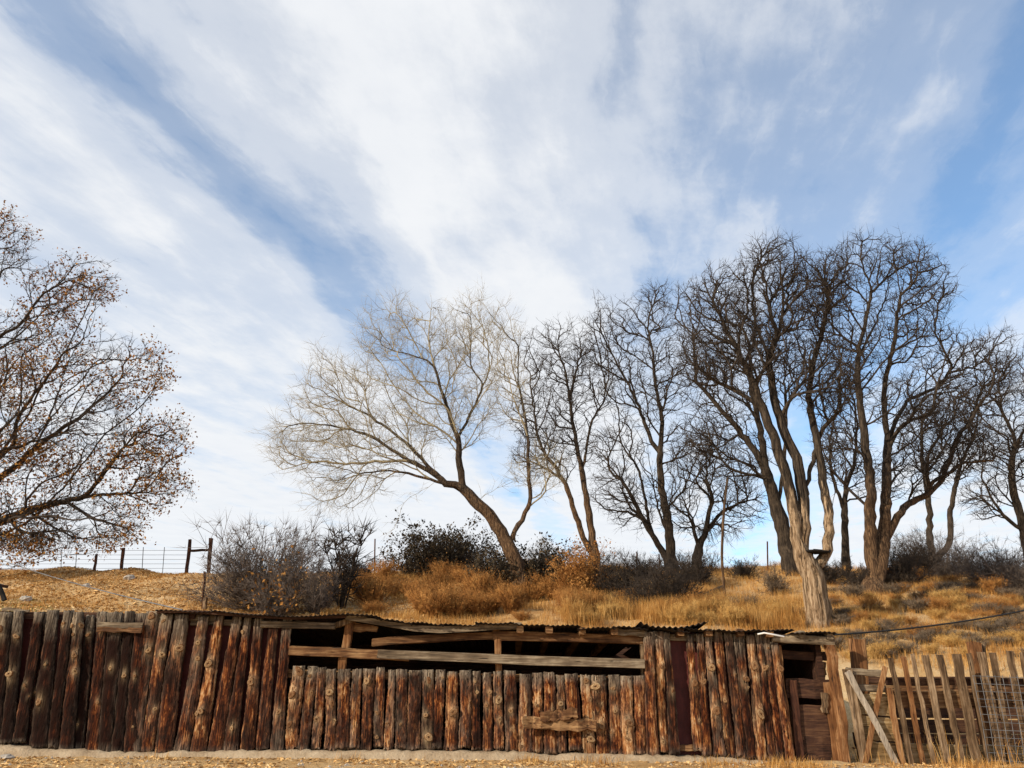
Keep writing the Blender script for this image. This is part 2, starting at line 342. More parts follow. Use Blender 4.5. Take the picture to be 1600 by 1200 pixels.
KN = []
def knot_meshes():
    out = []
    for v in range(4):
        n = 12; prof = [(1.0, -.35), (.92, .10), (.66, .34), (.50, .28), (.40, .36), (.20, .26), (.10, .10)]; V = []; ph = rng.uniform(0, 6, 3)
        for r, z in prof:
            for k in range(n):
                t = k / n * 6.283; w = 1 + .14 * math.sin(2 * t + ph[0]) + .10 * math.sin(3 * t + ph[1]) + rng.normal(0, .03)
                V.append((r * w * math.cos(t), -(z + rng.normal(0, .04)), r * w * math.sin(t) * 1.25))
        V.append((0, -.06, 0)); Q = [(i*n + k, i*n + (k+1) % n, (i+1)*n + (k+1) % n, (i+1)*n + k) for i in range(len(prof)-1) for k in range(n)]
        T = [((len(prof)-1)*n + k, (len(prof)-1)*n + (k+1) % n, len(V)-1) for k in range(n)]
        out.append(mesh('knot', V, T, Q, M['knot']))
    return out
def slab_mesh(xtl, xtr, xbl, xbr, ty, by, Y, knots=None, bark=False):
    """a half-round log slab standing on its end, bowed, with knots that bulge"""
    ty = ty + rng.normal(0, 1.6); by = by + rng.normal(0, 1.5); top = at((xtl + xtr) / 2, ty, Y); bot = at((xbl + xbr) / 2, by, Y)
    wt = at(xtr, ty, Y)[0] - at(xtl, ty, Y)[0]; wb = at(xbr, by, Y)[0] - at(xbl, by, Y)[0]
    NR, NA = 60, 13
    t = np.linspace(0, 1, NR)[:, None]; a = np.linspace(-1, 1, NA)[None, :] * (math.pi / 2)
    L = np.linalg.norm(top - bot)
    ph = rng.uniform(0, 9, 6)
    wid = (wb + (wt - wb) * t) * 1.03 * (1 + .028 * np.sin(t * 7 + ph[0]) + .02 * np.sin(t * 19 + ph[1]))
    bow = .012 * np.sin(t * 3.1 + ph[2]) + .004 * np.sin(t * 9 + ph[3])
    dep = wid * rng.uniform(.24, .38)
    x = wid / 2 * np.sin(a) + bow; y = -dep * np.cos(a) ** .62
    y = y - .006 * np.sin(t * 31 + a * 2 + ph[4]) - .004 * np.sin(a * 9 + ph[5] + t * 5)
    rn = rng.standard_normal((NR, NA)); rn = (rn + np.roll(rn, 1, 0) + np.roll(rn, -1, 0)) / 1.7; y = y - .0042 * rn * (np.cos(a) > .05); x = x + .003 * rng.standard_normal((NR, 1)) * np.sin(a)
    kn = np.zeros((NR, NA)); ks = []
    for _ in range(rng.integers(0, 3)): ks.append((rng.uniform(.08, .95), rng.uniform(-.7, .7), rng.uniform(.4, .85)))
    if knots: ks = list(knots) + ks[:1]
    for (kt, ka, s) in ks:
        dz = (t - kt) * L / (.055 * s); da = (np.sin(a) - ka) * (wid / 2) / (.042 * s)
        g = np.exp(-(dz ** 2 + da ** 2)); halo = np.exp(-((dz / 2.0) ** 2 + (da / 1.4) ** 2)); core = np.exp(-((dz / .45) ** 2 + (da / .45) ** 2))
        y = y - g * .022 * s; x = x + np.sin(a) * g * .008 * s; kn = np.maximum(kn, np.clip(g * .35 + halo * .30, 0, 1))
    gl, gb = rng.uniform(.06, .22), rng.uniform(.02, .10)
    edge = np.abs(np.sin(a)) ** 4
    gr = np.clip(1.25 - (1 - t) / gl, 0, 1) + .6 * np.clip(1 - t / gb, 0, 1) + .30 * edge + 0 * a
    P = bot + (top - bot) * t[..., None] + np.zeros((NR, NA, 3)); P[..., 0] += x; P[..., 1] += y
    P[0, :, 2] += rng.normal(0, .022, NA); P[-1, :, 2] += rng.normal(0, .008, NA)
    idx = np.arange(NR * NA).reshape(NR, NA)
    q = np.stack([idx[:-1, :-1], idx[:-1, 1:], idx[1:, 1:], idx[1:, :-1]], -1).reshape(-1, 4)
    nv = NR * NA; capT = top + np.array([0, -.02, 0]); capB = bot + np.array([0, -.02, 0])
    tr = [(nv, idx[-1, k + 1], idx[-1, k]) for k in range(NA - 1)][:]
    tr = [(nv, idx[-1, k], idx[-1, k + 1]) for k in range(NA - 1)] + [(nv + 1, idx[0, k + 1], idx[0, k]) for k in range(NA - 1)]
    q = np.concatenate([q, np.stack([idx[:-1, -1], idx[:-1, 0], idx[1:, 0], idx[1:, -1]], -1)])
    V = np.concatenate([P.reshape(-1, 3), [capT, capB]])
    KN.clear()
    for (kt, ka, sz) in ks:
        i = min(NR - 2, max(1, int(round(kt * (NR - 1))))); j = int(np.argmin(np.abs(np.sin(a[0]) - ka))); KN.append((P[i, j].copy(), P[i, max(0, j-1)], P[i, min(NA-1, j+1)], sz))
    return mesh('slab', V, tr, q, M['slab'], attrs={'knot': np.append(kn.ravel(), (.2, .2)), 'grey': np.append(gr.ravel(), (1, 1))})
def corr_sheet(name, P00, P10, P01, P11, waves, amp, m, nv=4, curl=None):
    """corrugated sheet between four corners (front left, front right, back left, back right)"""
    nu = waves * 6 + 1; u = np.linspace(0, 1, nu)[None, :, None]; v = np.linspace(0, 1, nv)[:, None, None]
    P = (P00 * (1-u) + P10 * u) * (1-v) + (P01 * (1-u) + P11 * u) * v
    P[..., 2] += amp * np.sin(u[..., 0] * waves * 2 * math.pi)
    if curl is not None: P[..., 2] += curl(u[..., 0], v[..., 0])
    lo = P.copy(); lo[..., 2] -= .006
    idx = np.arange(nu * nv).reshape(nv, nu); q = np.stack([idx[:-1, :-1], idx[:-1, 1:], idx[1:, 1:], idx[1:, :-1]], -1).reshape(-1, 4)
    n = nu * nv; fr = np.stack([idx[0, :-1] + n, idx[0, 1:] + n, idx[0, 1:], idx[0, :-1]], -1)
    return mesh(name, np.concatenate([P.reshape(-1, 3), lo.reshape(-1, 3)]), None, np.concatenate([q, q[:, ::-1] + n, fr]), m)

# columns: top left, top right, bottom left, bottom right, top y, bottom y, tone, extra depth, knots (height, across, size)
FENCE = [
 (2,22,-20,0,952,1162,-.35,0,[(.86,-.2,1.5)]), (24,39,0,21,953,1162,-.35,0,[(.5,-.3,1.3),(.8,.2,.8)]), (54,68,22,42,955,1163,-.3,0,None),
 (69,78,42,49,956,1164,-.4,.05,None), (77,94,46,75,956,1168,-.3,0,[(.33,-.2,1.0)]), (101,116,76,93,955,1167,-.35,0,None),
 (117,132,92,114,956,1173,-.2,0,[(.9,-.8,1.2),(.9,.8,1.0),(.68,.2,1.0),(.56,.4,.9)]), (135,148,114,132,962,1173,-.3,.06,None),
 (154,169,132,153,957,1177,-.2,0,None), (170,193,153,174,957,1176,-.28,0,[(.6,.1,.7)]), (195,210,174,193,957,1178,-.25,0,[(.55,.2,.8)]),
 (212,231,195,216,957,1176,-.15,0,None)]
FENCE += [(-20 - 22 * i, -1 - 22 * i, -44 - 24 * i, -22 - 24 * i, 952 - .4 * i, 1161, -.3, 0, None) for i in range(9)]
SHED_TALL_L = [
 (231,252,205,220,957,1176,.0,0,[(.96,0,1.3),(.72,.2,1.2)]), (253,272,220,240,960,1176,-.05,0,[(.70,.5,1.2),(.30,.4,.8)]), (275,296,242,271,961,1177,.1,0,[(.75,.4,1.6)]),
 (311,327,272,297,961,1176,0.,0,[(.8,.1,.9),(.67,.2,.9)]), (337,353,296,321,963,1179,.12,0,[(.64,-.2,1.6),(.3,-.3,1.0)]), (363,377,325,350,962,1178,-.05,.01,None),
 (383,393,350,373,964,1177,-.05,0,None), (400,414,375,396,965,1172,-.05,0,[(.51,-.2,1.3)]), (423,437,398,419,965,1172,-.05,0,None), (444,458,421,441,966,1172,0.,0,[(.28,0,1.0)])]
MID = [
 (458,478,446,466,1043,1170,.12,0,[(.93,.3,1.3),(.65,-.4,1.6),(.28,-.3,1.2)]), (480,496,467,484,1043,1169,0,0,[(.67,.4,.8)]), (497,511,485,500,1043,1169,.05,0,[(.35,-.2,.9)]),
 (512,526,506,523,1043,1171,.08,0,[(.72,0,1.4),(.58,.4,.9)]), (530,549,523,545,1043,1169,0,0,None), (551,566,547,563,1049,1170,.1,0,None), (567,585,565,582,1045,1170,.12,0,[(.84,-.2,1.2)]),
 (589,603,583,599,1045,1170,.1,0,None), (606,617,600,615,1045,1169,.05,0,None), (621,638,616,634,1046,1170,.08,0,None), (641,661,635,656,1047,1171,.05,0,None),
 (661,679,657,676,1047,1169,.02,0,[(.86,.3,1.0),(.15,.2,1.5)]), (680,695,676,692,1048,1169,-.02,0,None), (700,716,692,715,1048,1172,.1,0,[(.47,.3,1.7)]), (719,737,716,735,1048,1171,.06,0,None),
 (739,751,737,752,1049,1171,0,0,None), (756,769,753,769,1050,1172,.05,0,[(.75,.5,.8)]), (772,785,770,786,1050,1172,.08,0,[(.62,.2,1.2)]), (788,807,788,808,1051,1173,.05,0,None),
 (811,830,811,832,1052,1175,.15,0,None), (831,846,833,850,1052,1173,.02,0,None), (848,865,851,871,1053,1175,.18,0,None), (868,880,872,887,1053,1173,.12,0,[(.62,0,1.1)]),
 (884,904,888,909,1053,1173,.06,0,None), (906,923,911,931,1055,1180,.14,0,[(.94,0,1.0),(.22,.2,1.5)]), (924,948,931,951,1055,1183,.15,0,[(.86,-.4,1.3),(.38,-.1,1.2)]),
 (949,967,952,972,1056,1177,.15,0,[(.83,-.2,.9),(.55,.1,1.0)]), (969,988,972,993,1056,1180,.22,0,[(.40,.2,2.0)]), (987,1007,993,1010,1056,1176,.15,0,None)]
SHED_TALL_R = [
 (1006,1021,1010,1030,987,1179,.03,-.02,None), (1022,1037,1030,1044,988,1176,.08,0,[(.7,.5,1.1)]), (1037,1047,1043,1061,989,1176,.05,0,[(.5,.4,.8)]),
 (1073,1085,1083,1098,989,1174,.12,0,[(.58,.2,1.3)]), (1086,1097,1098,1113,990,1179,.08,0,[(.6,.2,.9)]), (1102,1112,1114,1133,990,1182,.2,0,[(.72,0,1.4),(.36,0,1.6)]),
 (1116,1128,1133,1149,991,1182,.1,0,None), (1131,1144,1149,1165,991,1183,.08,0,None), (1146,1162,1166,1181,992,1184,.12,0,[(.62,.4,1.2)]), (1164,1177,1182,1200,993,1186,.12,0,[(.74,.1,1.5),(.36,.3,1.6)]),
 (1178,1189,1201,1214,993,1186,.08,0,[(.72,.3,1.0)]), (1190,1203,1213,1226,994,1188,.05,0,None), (1205,1216,1227,1241,1004,1194,.1,-.03,[(.78,.5,1.0)])]
KM = knot_meshes()
def add_slabs(rows, th, dy=0.0):
    for (a, b, c, d, ty, by, tone, ex, kn) in rows:
        o = part('slab', slab_mesh(a, b, c, d, ty, by, WY + dy + ex, kn), th); o['tone'] = float(tone) - (.10 if a < 230 else .04 if a < 440 else 0)
        for (p, pl_, pr_, sz) in KN:
            k = link('knot', KM[rng.integers(4)], o); k.location = tuple(p - np.array(th.location)); tx = np.asarray(pr_) - np.asarray(pl_)
            r = min(.036 * sz * rng.uniform(.85, 1.2), .052); k.scale = (r, r * .75, r * rng.uniform(.9, 1.3)); k.rotation_euler = (rng.uniform(-.2, .2), rng.uniform(0, 6.28), math.atan2(tx[1], tx[0]) * .8)

def poly_board(pts, hpx, Y, d, m, name):
    """a plank that follows a bent line of pixels at the depth Y"""
    P = np.array([at(x, y, Y) for x, y in pts]); n = len(P); h = wpx(hpx)
    V = []
    for p in P:
        j = rng.normal(0, .004, 4)
        V += [p + (0, -d/2, h/2 + j[0]), p + (0, d/2, h/2 + j[1]), p + (0, d/2, -h/2 + j[2]), p + (0, -d/2, -h/2 + j[3])]
    Q = [(i*4 + k, i*4 + (k+1) % 4, (i+1)*4 + (k+1) % 4, (i+1)*4 + k) for i in range(n-1) for k in range(4)] + [(3, 2, 1, 0), ((n-1)*4, (n-1)*4+1, (n-1)*4+2, (n-1)*4+3)]
    return mesh(name, V, None, Q, m, smooth=False)
def stick(x0, y0, x1, y1, w, Y, d, m, name, dY=0.0, **kw):
    return box_mesh(at(x0, y0, Y), at(x1, y1, Y + dY), wpx(w), d, m, name, **kw)

def build_fence():
    th = thing('slab_fence', at(115, 1178, WY), 'dark stained log-slab fence at the left edge, joined to the shed', 'fence')
    add_slabs(FENCE, th)
    part('rail', stick(-225, 958, 236, 964, 11, WY + .10, .06, M['dark_x'], 'rail'), th)
    part('rail', stick(-225, 1107, 225, 1118, 11, WY + .10, .06, M['dark_x'], 'rail'), th)
    part('backing_sheet', stick(-225, 1061, 236, 1066, 186, WY + .17, .012, M['red'], 'sheet'), th)['label'] = 'dull red metal sheet behind the slabs'
    part('short_board', stick(154, 976, 223, 978, 8, WY - .10, .04, M['grey_x'], 'board'), th)
    part('short_board', stick(152, 983, 222, 985, 7, WY - .11, .035, M['brown_x'], 'board'), th)
    part('branch_stub', stick(5, 951, 45, 955, 5, WY + .02, .05, M['grey_x'], 'stub', taper=.5), th)
build_fence()

def build_shed():
    th = thing('animal_shed', at(760, 1180, WY), 'low weathered log-slab animal shed with open front and sagging tin roof', 'shed')
    add_slabs(SHED_TALL_L, th); add_slabs(MID, th); add_slabs(SHED_TALL_R, th)
    # rails and sheets behind the slabs
    part('rail', stick(232, 962, 340, 966, 9, WY + .09, .06, M['grey_x'], 'rail'), th)
    part('rail', stick(298, 972, 480, 975, 9, WY + .09, .05, M['grey_x'], 'rail'), th)
    part('backing_sheet', stick(237, 1066, 446, 1068, 176, WY + .17, .012, M['red'], 'sheet'), th)
    part('rail', stick(450, 1052, 1008, 1064, 10, WY + .08, .06, M['brown_x'], 'rail'), th)
    part('rail', stick(440, 1140, 1012, 1146, 10, WY + .08, .06, M['dark_x'], 'rail'), th)
    part('backing_sheet', corr_sheet('sheet', at(443, 1168, WY + .20), at(1012, 1174, WY + .20), at(455, 1062, WY + .20), at(1008, 1070, WY + .20), 60, .0, M['red'], 2), th)
    part('backing_sheet', stick(1040, 1086, 1226, 1090, 178, WY + .15, .012, M['red'], 'sheet'), th)['label'] = 'dull red metal sheet seen between the slabs'
    part('bottom_board', stick(1056, 1168, 1086, 1169, 8, WY + .05, .05, M['brown_x'], 'board'), th)
    part('rail', stick(1040, 995, 1212, 999, 10, WY + .09, .06, M['grey_x'], 'rail'), th)
    # posts of the open bay
    part('post', stick(534, 1046, 549, 968, 12, WY + .07, .10, M['brown_z'], 'post'), th)
    part('post', stick(780, 1056, 777, 984, 10, WY + .07, .09, M['brown_z'], 'post'), th)
    part('post', stick(1007, 1062, 1004, 992, 8, WY + .07, .09, M['grey_z'], 'post'), th)
    # long rail across the opening, in two lengths
    part('long_rail', stick(452, 1016, 640, 1025, 13, WY - .02, .05, M['brown_x'], 'rail'), th)
    part('long_rail', stick(590, 1021, 1007, 1039, 12, WY - .08, .05, M['grey_x'], 'rail'), th)
    # beams under the roof
    part('beam', stick(408, 975, 524, 978, 9, WY - .04, .05, M['grey_x'], 'beam'), th)
    part('beam', stick(515, 980, 552, 968, 8, WY + .0, .06, M['grey_z'], 'beam'), th)
    part('broken_beam', stick(548, 978, 590, 984, 15, WY + .12, .08, M['brown_x'], 'beam', taper=.5), th)
    part('header_beam', stick(582, 1003, 776, 992, 11, WY + .10, .09, M['brown_x'], 'beam'), th)
    part('header_beam', stick(770, 993, 1010, 1000, 13, WY + .06, .09, M['brown_x'], 'beam'), th)
    part('header_beam', stick(965, 987, 1010, 990, 9, WY - .02, .07, M['grey_x'], 'beam'), th)
    part('sagging_fascia', poly_board([(540, 964), (575, 969), (610, 976), (645, 982), (685, 984), (730, 982), (775, 979), (815, 978)], 8.5, WY - .10, .045, M['grey_x'], 'fascia'), th)
    part('fascia', poly_board([(245, 956), (300, 955), (380, 961), (460, 966), (541, 963)], 4, WY - .16, .03, M['dark_x'], 'fascia'), th)
    for x, y in ((812, 983), (858, 984), (910, 985), (960, 986), (1064, 988), (1108, 988), (1158, 989), (1204, 990)):
        a = at(x, y, WY - .16); part('rafter', box_mesh(a, a + (0, 3.5, -.30), .10, .10, M['brown_x'], 'rafter', rough=.003, front=(0, 0, 1)), th)
    for x, y in ((300, 962), (372, 966), (450, 970)):
        a = at(x, y, WY + .02); part('rafter', box_mesh(a, a + (0, 3.4, -.30), .09, .09, M['dark_x'], 'rafter', rough=.003, front=(0, 0, 1)), th)
    # corrugated roof in overlapping sheets that follow the sagging eave
    ed = [(245, 953), (330, 954), (430, 961), (545, 960), (590, 966), (640, 973), (690, 976), (745, 975), (800, 973), (850, 977), (905, 978), (960, 980), (1010, 982)]
    ed2 = [(1030, 983), (1075, 984), (1125, 984), (1180, 985), (1240, 986), (1306, 988)]
    k = 0
    for lst in (ed, ed2):
        for (x0, y0), (x1, y1) in zip(lst[:-1], lst[1:]):
            ov = WY - .20 - rng.uniform(0, .09); a, b = at(x0 - 3, y0 + rng.normal(0, 1.2), ov), at(x1 + 3, y1 + rng.normal(0, 1.2), ov + rng.uniform(-.03, .03)); dz = .012 * (k % 2); k += 1
            wv = max(4, int((b[0] - a[0]) / .066))
            part('roof_sheet', corr_sheet('sheet', a + (0, 0, dz), b + (0, 0, dz), a + (0, 4.0, -.33 + dz), b + (0, 4.0, -.33 + dz), wv, .008, M['tin'], 4, lambda u, v: .012 * np.sin(u * 5 + k) * (1 - v)), th)
    a, b = at(1000, 982, WY - .26), at(1108, 986, WY - .26)
    part('loose_roof_sheet', corr_sheet('sheet', a, b, a + (0, 3.5, -.22), b + (0, 3.5, -.22), 12, .014, M['tin'], 8,
         lambda u, v: (.16 * np.clip(u - .55, 0, 1) ** 1.5 * 2.2 + .10 * np.clip(.18 - u, 0, 1) * 3) * (1 - v) ** 2 + .035), th)['label'] = 'roof sheet with curled-up corners'
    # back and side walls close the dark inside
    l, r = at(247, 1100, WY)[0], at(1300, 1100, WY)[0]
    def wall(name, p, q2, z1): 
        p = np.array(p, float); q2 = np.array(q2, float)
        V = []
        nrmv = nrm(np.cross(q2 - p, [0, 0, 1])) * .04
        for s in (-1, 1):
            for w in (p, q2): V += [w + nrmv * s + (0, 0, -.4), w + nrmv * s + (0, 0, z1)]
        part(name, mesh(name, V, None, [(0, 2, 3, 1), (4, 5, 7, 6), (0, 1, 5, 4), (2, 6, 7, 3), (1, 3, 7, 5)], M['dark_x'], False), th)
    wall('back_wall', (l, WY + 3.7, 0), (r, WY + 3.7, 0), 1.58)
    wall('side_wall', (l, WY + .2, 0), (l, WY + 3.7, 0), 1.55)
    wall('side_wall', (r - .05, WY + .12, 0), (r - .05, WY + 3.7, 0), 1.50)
    # doorway at the right end
    part('door_header', stick(1206, 997, 1303, 1001, 12, WY - .04, .09, M['grey_x'], 'header'), th)
    for x, y in ((1254, 991), (1297, 994)):
        a = at(x, y, WY - .12); part('rafter', box_mesh(a, a + (0, 3.5, -.28), .09, .10, M['grey_x'], 'rafter', rough=.003, front=(0, 0, 1)), th)
    part('door_post', stick(1322, 1200, 1297, 1006, 13, WY - .02, .13, M['brown_z'], 'post', rough=.012, seg=9), th)['label'] = 'split log door post with peeling bark'
    part('door_post', stick(1238, 1198, 1214, 1008, 8, WY + .04, .09, M['brown_z'], 'post', rough=.008, seg=8), th)
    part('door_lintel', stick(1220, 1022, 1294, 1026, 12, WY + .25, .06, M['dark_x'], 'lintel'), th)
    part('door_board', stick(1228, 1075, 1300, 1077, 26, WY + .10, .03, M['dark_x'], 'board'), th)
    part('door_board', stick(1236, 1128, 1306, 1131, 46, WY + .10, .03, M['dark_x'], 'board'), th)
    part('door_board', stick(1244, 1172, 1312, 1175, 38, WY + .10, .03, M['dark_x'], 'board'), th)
    part('door_batten', stick(1250, 1190, 1240, 1063, 11, WY + .05, .03, M['dark_z'], 'batten'), th)
    part('door_batten', stick(1308, 1192, 1293, 1066, 11, WY + .05, .03, M['brown_z'], 'batten'), th)
    part('door_block', stick(1289, 1114, 1288, 1083, 9, WY + .02, .03, M['grey_z'], 'block'), th)
    part('shelf_board', stick(1270, 1052, 1290, 1050, 9, WY + .9, .05, M['brown_x'], 'board'), th)
    part('shelf_board', stick(1274, 1068, 1276, 1042, 5, WY + .8, .05, M['brown_z'], 'board'), th)
    part('shelf_board', stick(1286, 1066, 1287, 1034, 6, WY + .8, .05, M['brown_z'], 'board'), th)
    # boards nailed over the short wall
    part('nailed_board', stick(818, 1130, 932, 1134, 15, WY - .16, .05, M['brown_x'], 'board', rough=.012, seg=8), th)
    part('nailed_board', stick(844, 1119, 902, 1116, 13, WY - .19, .05, M['brown_x'], 'board', rough=.014, seg=8), th)
    # footing: one uneven concrete kerb
    xs = np.linspace(at(-240, 1170, WY)[0], at(1240, 1170, WY)[0], 180); V = []
    for x in xs:
        px = 800 + x / (at(1600, 1170, WY)[0]) * 800
        zt = at(px, np.interp(px, [-60, 0, 200, 420, 700, 1000, 1240], [1160, 1162, 1175, 1171, 1172, 1178, 1189]), WY)[2] + rng.normal(0, .006) - .03 * max(0, math.sin(x * 3.1) * math.sin(x * 1.3 + 1)) ** 3
        g = float(H(x, WY)); f = -.14 + rng.normal(0, .003)
        V += [(x, WY + .25, zt), (x, WY + f * .5, zt + rng.normal(0, .006)), (x, WY + f - .03, zt - .025 + rng.normal(0, .008)), (x, WY + f - .06, g - .25)]
    Q = [(i*4 + k, (i+1)*4 + k, (i+1)*4 + k + 1, i*4 + k + 1) for i in range(len(xs)-1) for k in range(3)]
    part('footing', mesh('footing', V, None, np.array(Q)[:, ::-1], M['conc'], True), th)['label'] = 'cream concrete footing with a broken edge'
    a = at(1186, 986, WY - .3); b = at(1222, 995, WY - .3)
    part('pipe', mesh_tube([at(1184, 991, WY - .2), at(1194, 989, WY - .25), at(1210, 992, WY - .25), at(1225, 995, WY - .2)], .013, M['white'], 6), th)['label'] = 'short white pipe under the eave'

def mesh_tube(pts, r, m, sides=5, name='tube'):
    P = np.array(pts, float); T = nrm(np.gradient(P, axis=0)); ref = np.array([.13, .31, .94]) if abs(T[0, 2]) < .9 else np.array([.1, .95, .2])
    U = nrm(np.cross(T, ref)); Vv = np.cross(T, U); a = np.arange(sides) / sides * 2 * math.pi
    rr = np.full(len(P), r) if np.isscalar(r) else np.asarray(r)
    ring = P[:, None] + rr[:, None, None] * (np.cos(a)[None, :, None] * U[:, None] + np.sin(a)[None, :, None] * Vv[:, None])
    n = len(P); i = np.arange(n - 1)[:, None] * sides; k = np.arange(sides)[None]; k2 = (k + 1) % sides
    q = np.stack([i + k, i + k2, i + sides + k2, i + sides + k], -1).reshape(-1, 4)
    return mesh(name, ring.reshape(-1, 3), None, q, m)
def sagline(a, b, sag, n=24):
    t = np.linspace(0, 1, n)[:, None]; p = np.asarray(a) * (1 - t) + np.asarray(b) * t; p[:, 2] -= sag * 4 * (t * (1 - t))[:, 0]; return p
build_shed()

# ---------------------------------------------------------------- gate, picket fence, mesh, posts, cables
def build_right():
    Y = WY - .1
    g = thing('corral_gate', at(1352, 1205, Y), 'grey wooden gate with crossed braces between shed and picket fence', 'gate')
    part('stile', stick(1356, 1216, 1324, 1046, 12, Y, .05, M['grey_z'], 'stile'), g)
    part('brace', stick(1324, 1049, 1408, 1206, 8, Y - .06, .03, M['pale_z'], 'brace'), g)['label'] = 'pale straight brace running down to the right'
    part('brace', stick(1383, 1042, 1346, 1214, 7, Y - .03, .03, M['brown_z'], 'brace'), g)
    for (x0, y0, x1, y1, h, m, ex) in ((1322, 1048, 1384, 1053, 9, 'grey_x', .04), (1330, 1073, 1384, 1076, 8, 'grey_x', .05), (1335, 1099, 1398, 1104, 27, 'yellow_x', .05),
                                 (1340, 1136, 1404, 1142, 30, 'yellow_x', .05), (1347, 1180, 1412, 1186, 38, 'yellow_x', .05)):
        part('gate_board', stick(x0, y0, x1, y1, h, Y + ex, .025, M[m], 'board'), g)
    f = thing('picket_fence', at(1500, 1205, Y), 'leaning fence of uneven split pickets right of the gate', 'fence')
    for (xt, yt, xb, w, m) in ((1388, 1075, 1414, 9, 'brown_z'), (1392, 1028, 1428, 8, 'grey_z'), (1411, 1026, 1446, 7, 'brown_z'), (1425, 1022, 1464, 5.5, 'grey_z'), (1446, 1024, 1484, 10, 'grey_z'),
                         (1468, 1023, 1508, 10, 'grey_z'), (1494, 1022, 1532, 15, 'grey_z'), (1513, 1021, 1550, 7, 'grey_z'), (1533, 1019, 1570, 12, 'grey_z'),
                         (1550, 1020, 1586, 10, 'grey_z'), (1577, 1017, 1612, 10, 'grey_z'), (1598, 1020, 1632, 11, 'grey_z'), (1622, 1020, 1656, 10, 'grey_z')) + tuple((1644 + 21 * i, 1019 + 3 * (i % 3), 1680 + 22 * i, 8 + i % 4, 'grey_z') for i in range(8)):
        part('picket', stick(xb, 1214, xt, yt, w * .84, Y - .02 + rng.uniform(-.02, .02), .05, M[m], 'picket', rough=.005, seg=10), f)
    for (x0, y0, x1, y1, h, m) in ((1384, 1064, 1830, 1070, 10, 'dark_x'), (1386, 1092, 1834, 1098, 22, 'brown_x'), (1402, 1176, 1840, 1186, 26, 'yellow_x')):
        part('rail', stick(x0, y0, x1, y1, h, Y + .09, .05, M[m], 'rail', seg=9), f)
    p = thing('fence_post', at(1341, 1190, WY + .35), 'square brown post behind the gate', 'post')
    part('shaft', stick(1352, 1185, 1340, 999, 20, WY + .35, .18, M['brown_z'], 'shaft'), p)
    p = thing('fence_post', at(1535, 1190, WY + .3), 'broad split post behind the picket fence', 'post')
    part('shaft', stick(1545, 1185, 1521, 1003, 15, WY + .3, .14, M['brown_z'], 'shaft', rough=.012), p)
    part('splinter', stick(1553, 1185, 1534, 1006, 9, WY + .34, .10, M['grey_z'], 'splinter', rough=.012), p)
    # boards of the pen farther in; dark ones added as shade behind pickets
    pn = thing('pen_fence', at(1450, 1150, WY + 1.6), 'low board fence inside the corral behind the pickets, dark boards added as shade', 'fence')
    for (y, h, m) in ((1062, 10, 'dark_x'), (1075, 13, 'brown_x'), (1092, 17, 'dark_x'), (1112, 18, 'dark_x'), (1134, 20, 'dark_x'), (1156, 20, 'dark_x'), (1177, 18, 'brown_x')):
        part('board', stick(1334, y, 1800, y + 4, h, WY + 1.6, .05, M[m], 'board', seg=9), pn)
    for x in (1345, 1440, 1560): part('post', stick(x + 6, 1160, x, 1060, 10, WY + 1.68, .10, M['dark_z'], 'post'), pn)
    # welded wire mesh leaning on the pickets
    w = thing('wire_mesh_panel', at(1560, 1205, Y - .15), 'grey welded wire mesh panel leaning on the pickets at the right edge', 'wire mesh')
    YM = Y - .13
    for i in range(15):
        y = 1056 + i * 12.0; part('wire', mesh_tube([at(1520 + i * 2.4, y, YM), at(1600 + i * 1.2, y + 3, YM - .01), at(1690, y + 5, YM)], .0045, M['wire'], 4), w)
    for i in range(16):
        x = 1520 + i * 11.5; part('wire', mesh_tube([at(x, 1055, YM - .006), at(x + 15, 1130, YM - .008), at(x + 30, 1224, YM - .006)], .0045, M['wire'], 4), w)
    # cable from the shed to a pole out of frame
    end = at(1720, 924, 15.0)
    tag(link('overhead_cable', mesh_tube(sagline(at(1303, 992, WY + .1), end, .12), .014, M['black'], 5)), 'black cable running from shed corner up to the right', 'cable')
    pz = float(H(end[0], end[1])); pole = thing('cable_pole', (end[0], end[1], pz), 'plain wooden pole that holds the cable', 'pole')
    part('shaft', box_mesh((end[0], end[1] + .07, pz - .3), (end[0], end[1] + .07, end[2] + .3), .16, .16, M['grey_z'], 'shaft'), pole)
    # guy wire at the left
    tag(link('guy_wire', mesh_tube(sagline(at(-40, 858, 23.5), at(285, 953, WY + .05), .10), .010, M['wire'], 4)), 'thin wire sloping from left tree down to shed roof', 'wire')
    # dark eave at the left edge
    e = thing('small_roof', at(-20, 938, 13.5), 'corner of a small dark roof at left edge above the fence', 'roof')
    part('barge_board', stick(-10, 896, 7, 938, 6, 13.5, .06, M['iron'], 'board'), e)
    part('roof_deck', box_mesh(at(-40, 905, 13.9), at(0, 915, 13.9), .5, .04, M['dark_x'], 'deck', front=(.2, 0, 1)), e)
    part('support_post', box_mesh(at(-14, 890, 13.6), at(-16, 1120, 13.6), .10, .10, M['dark_z'], 'post'), e)
build_right()

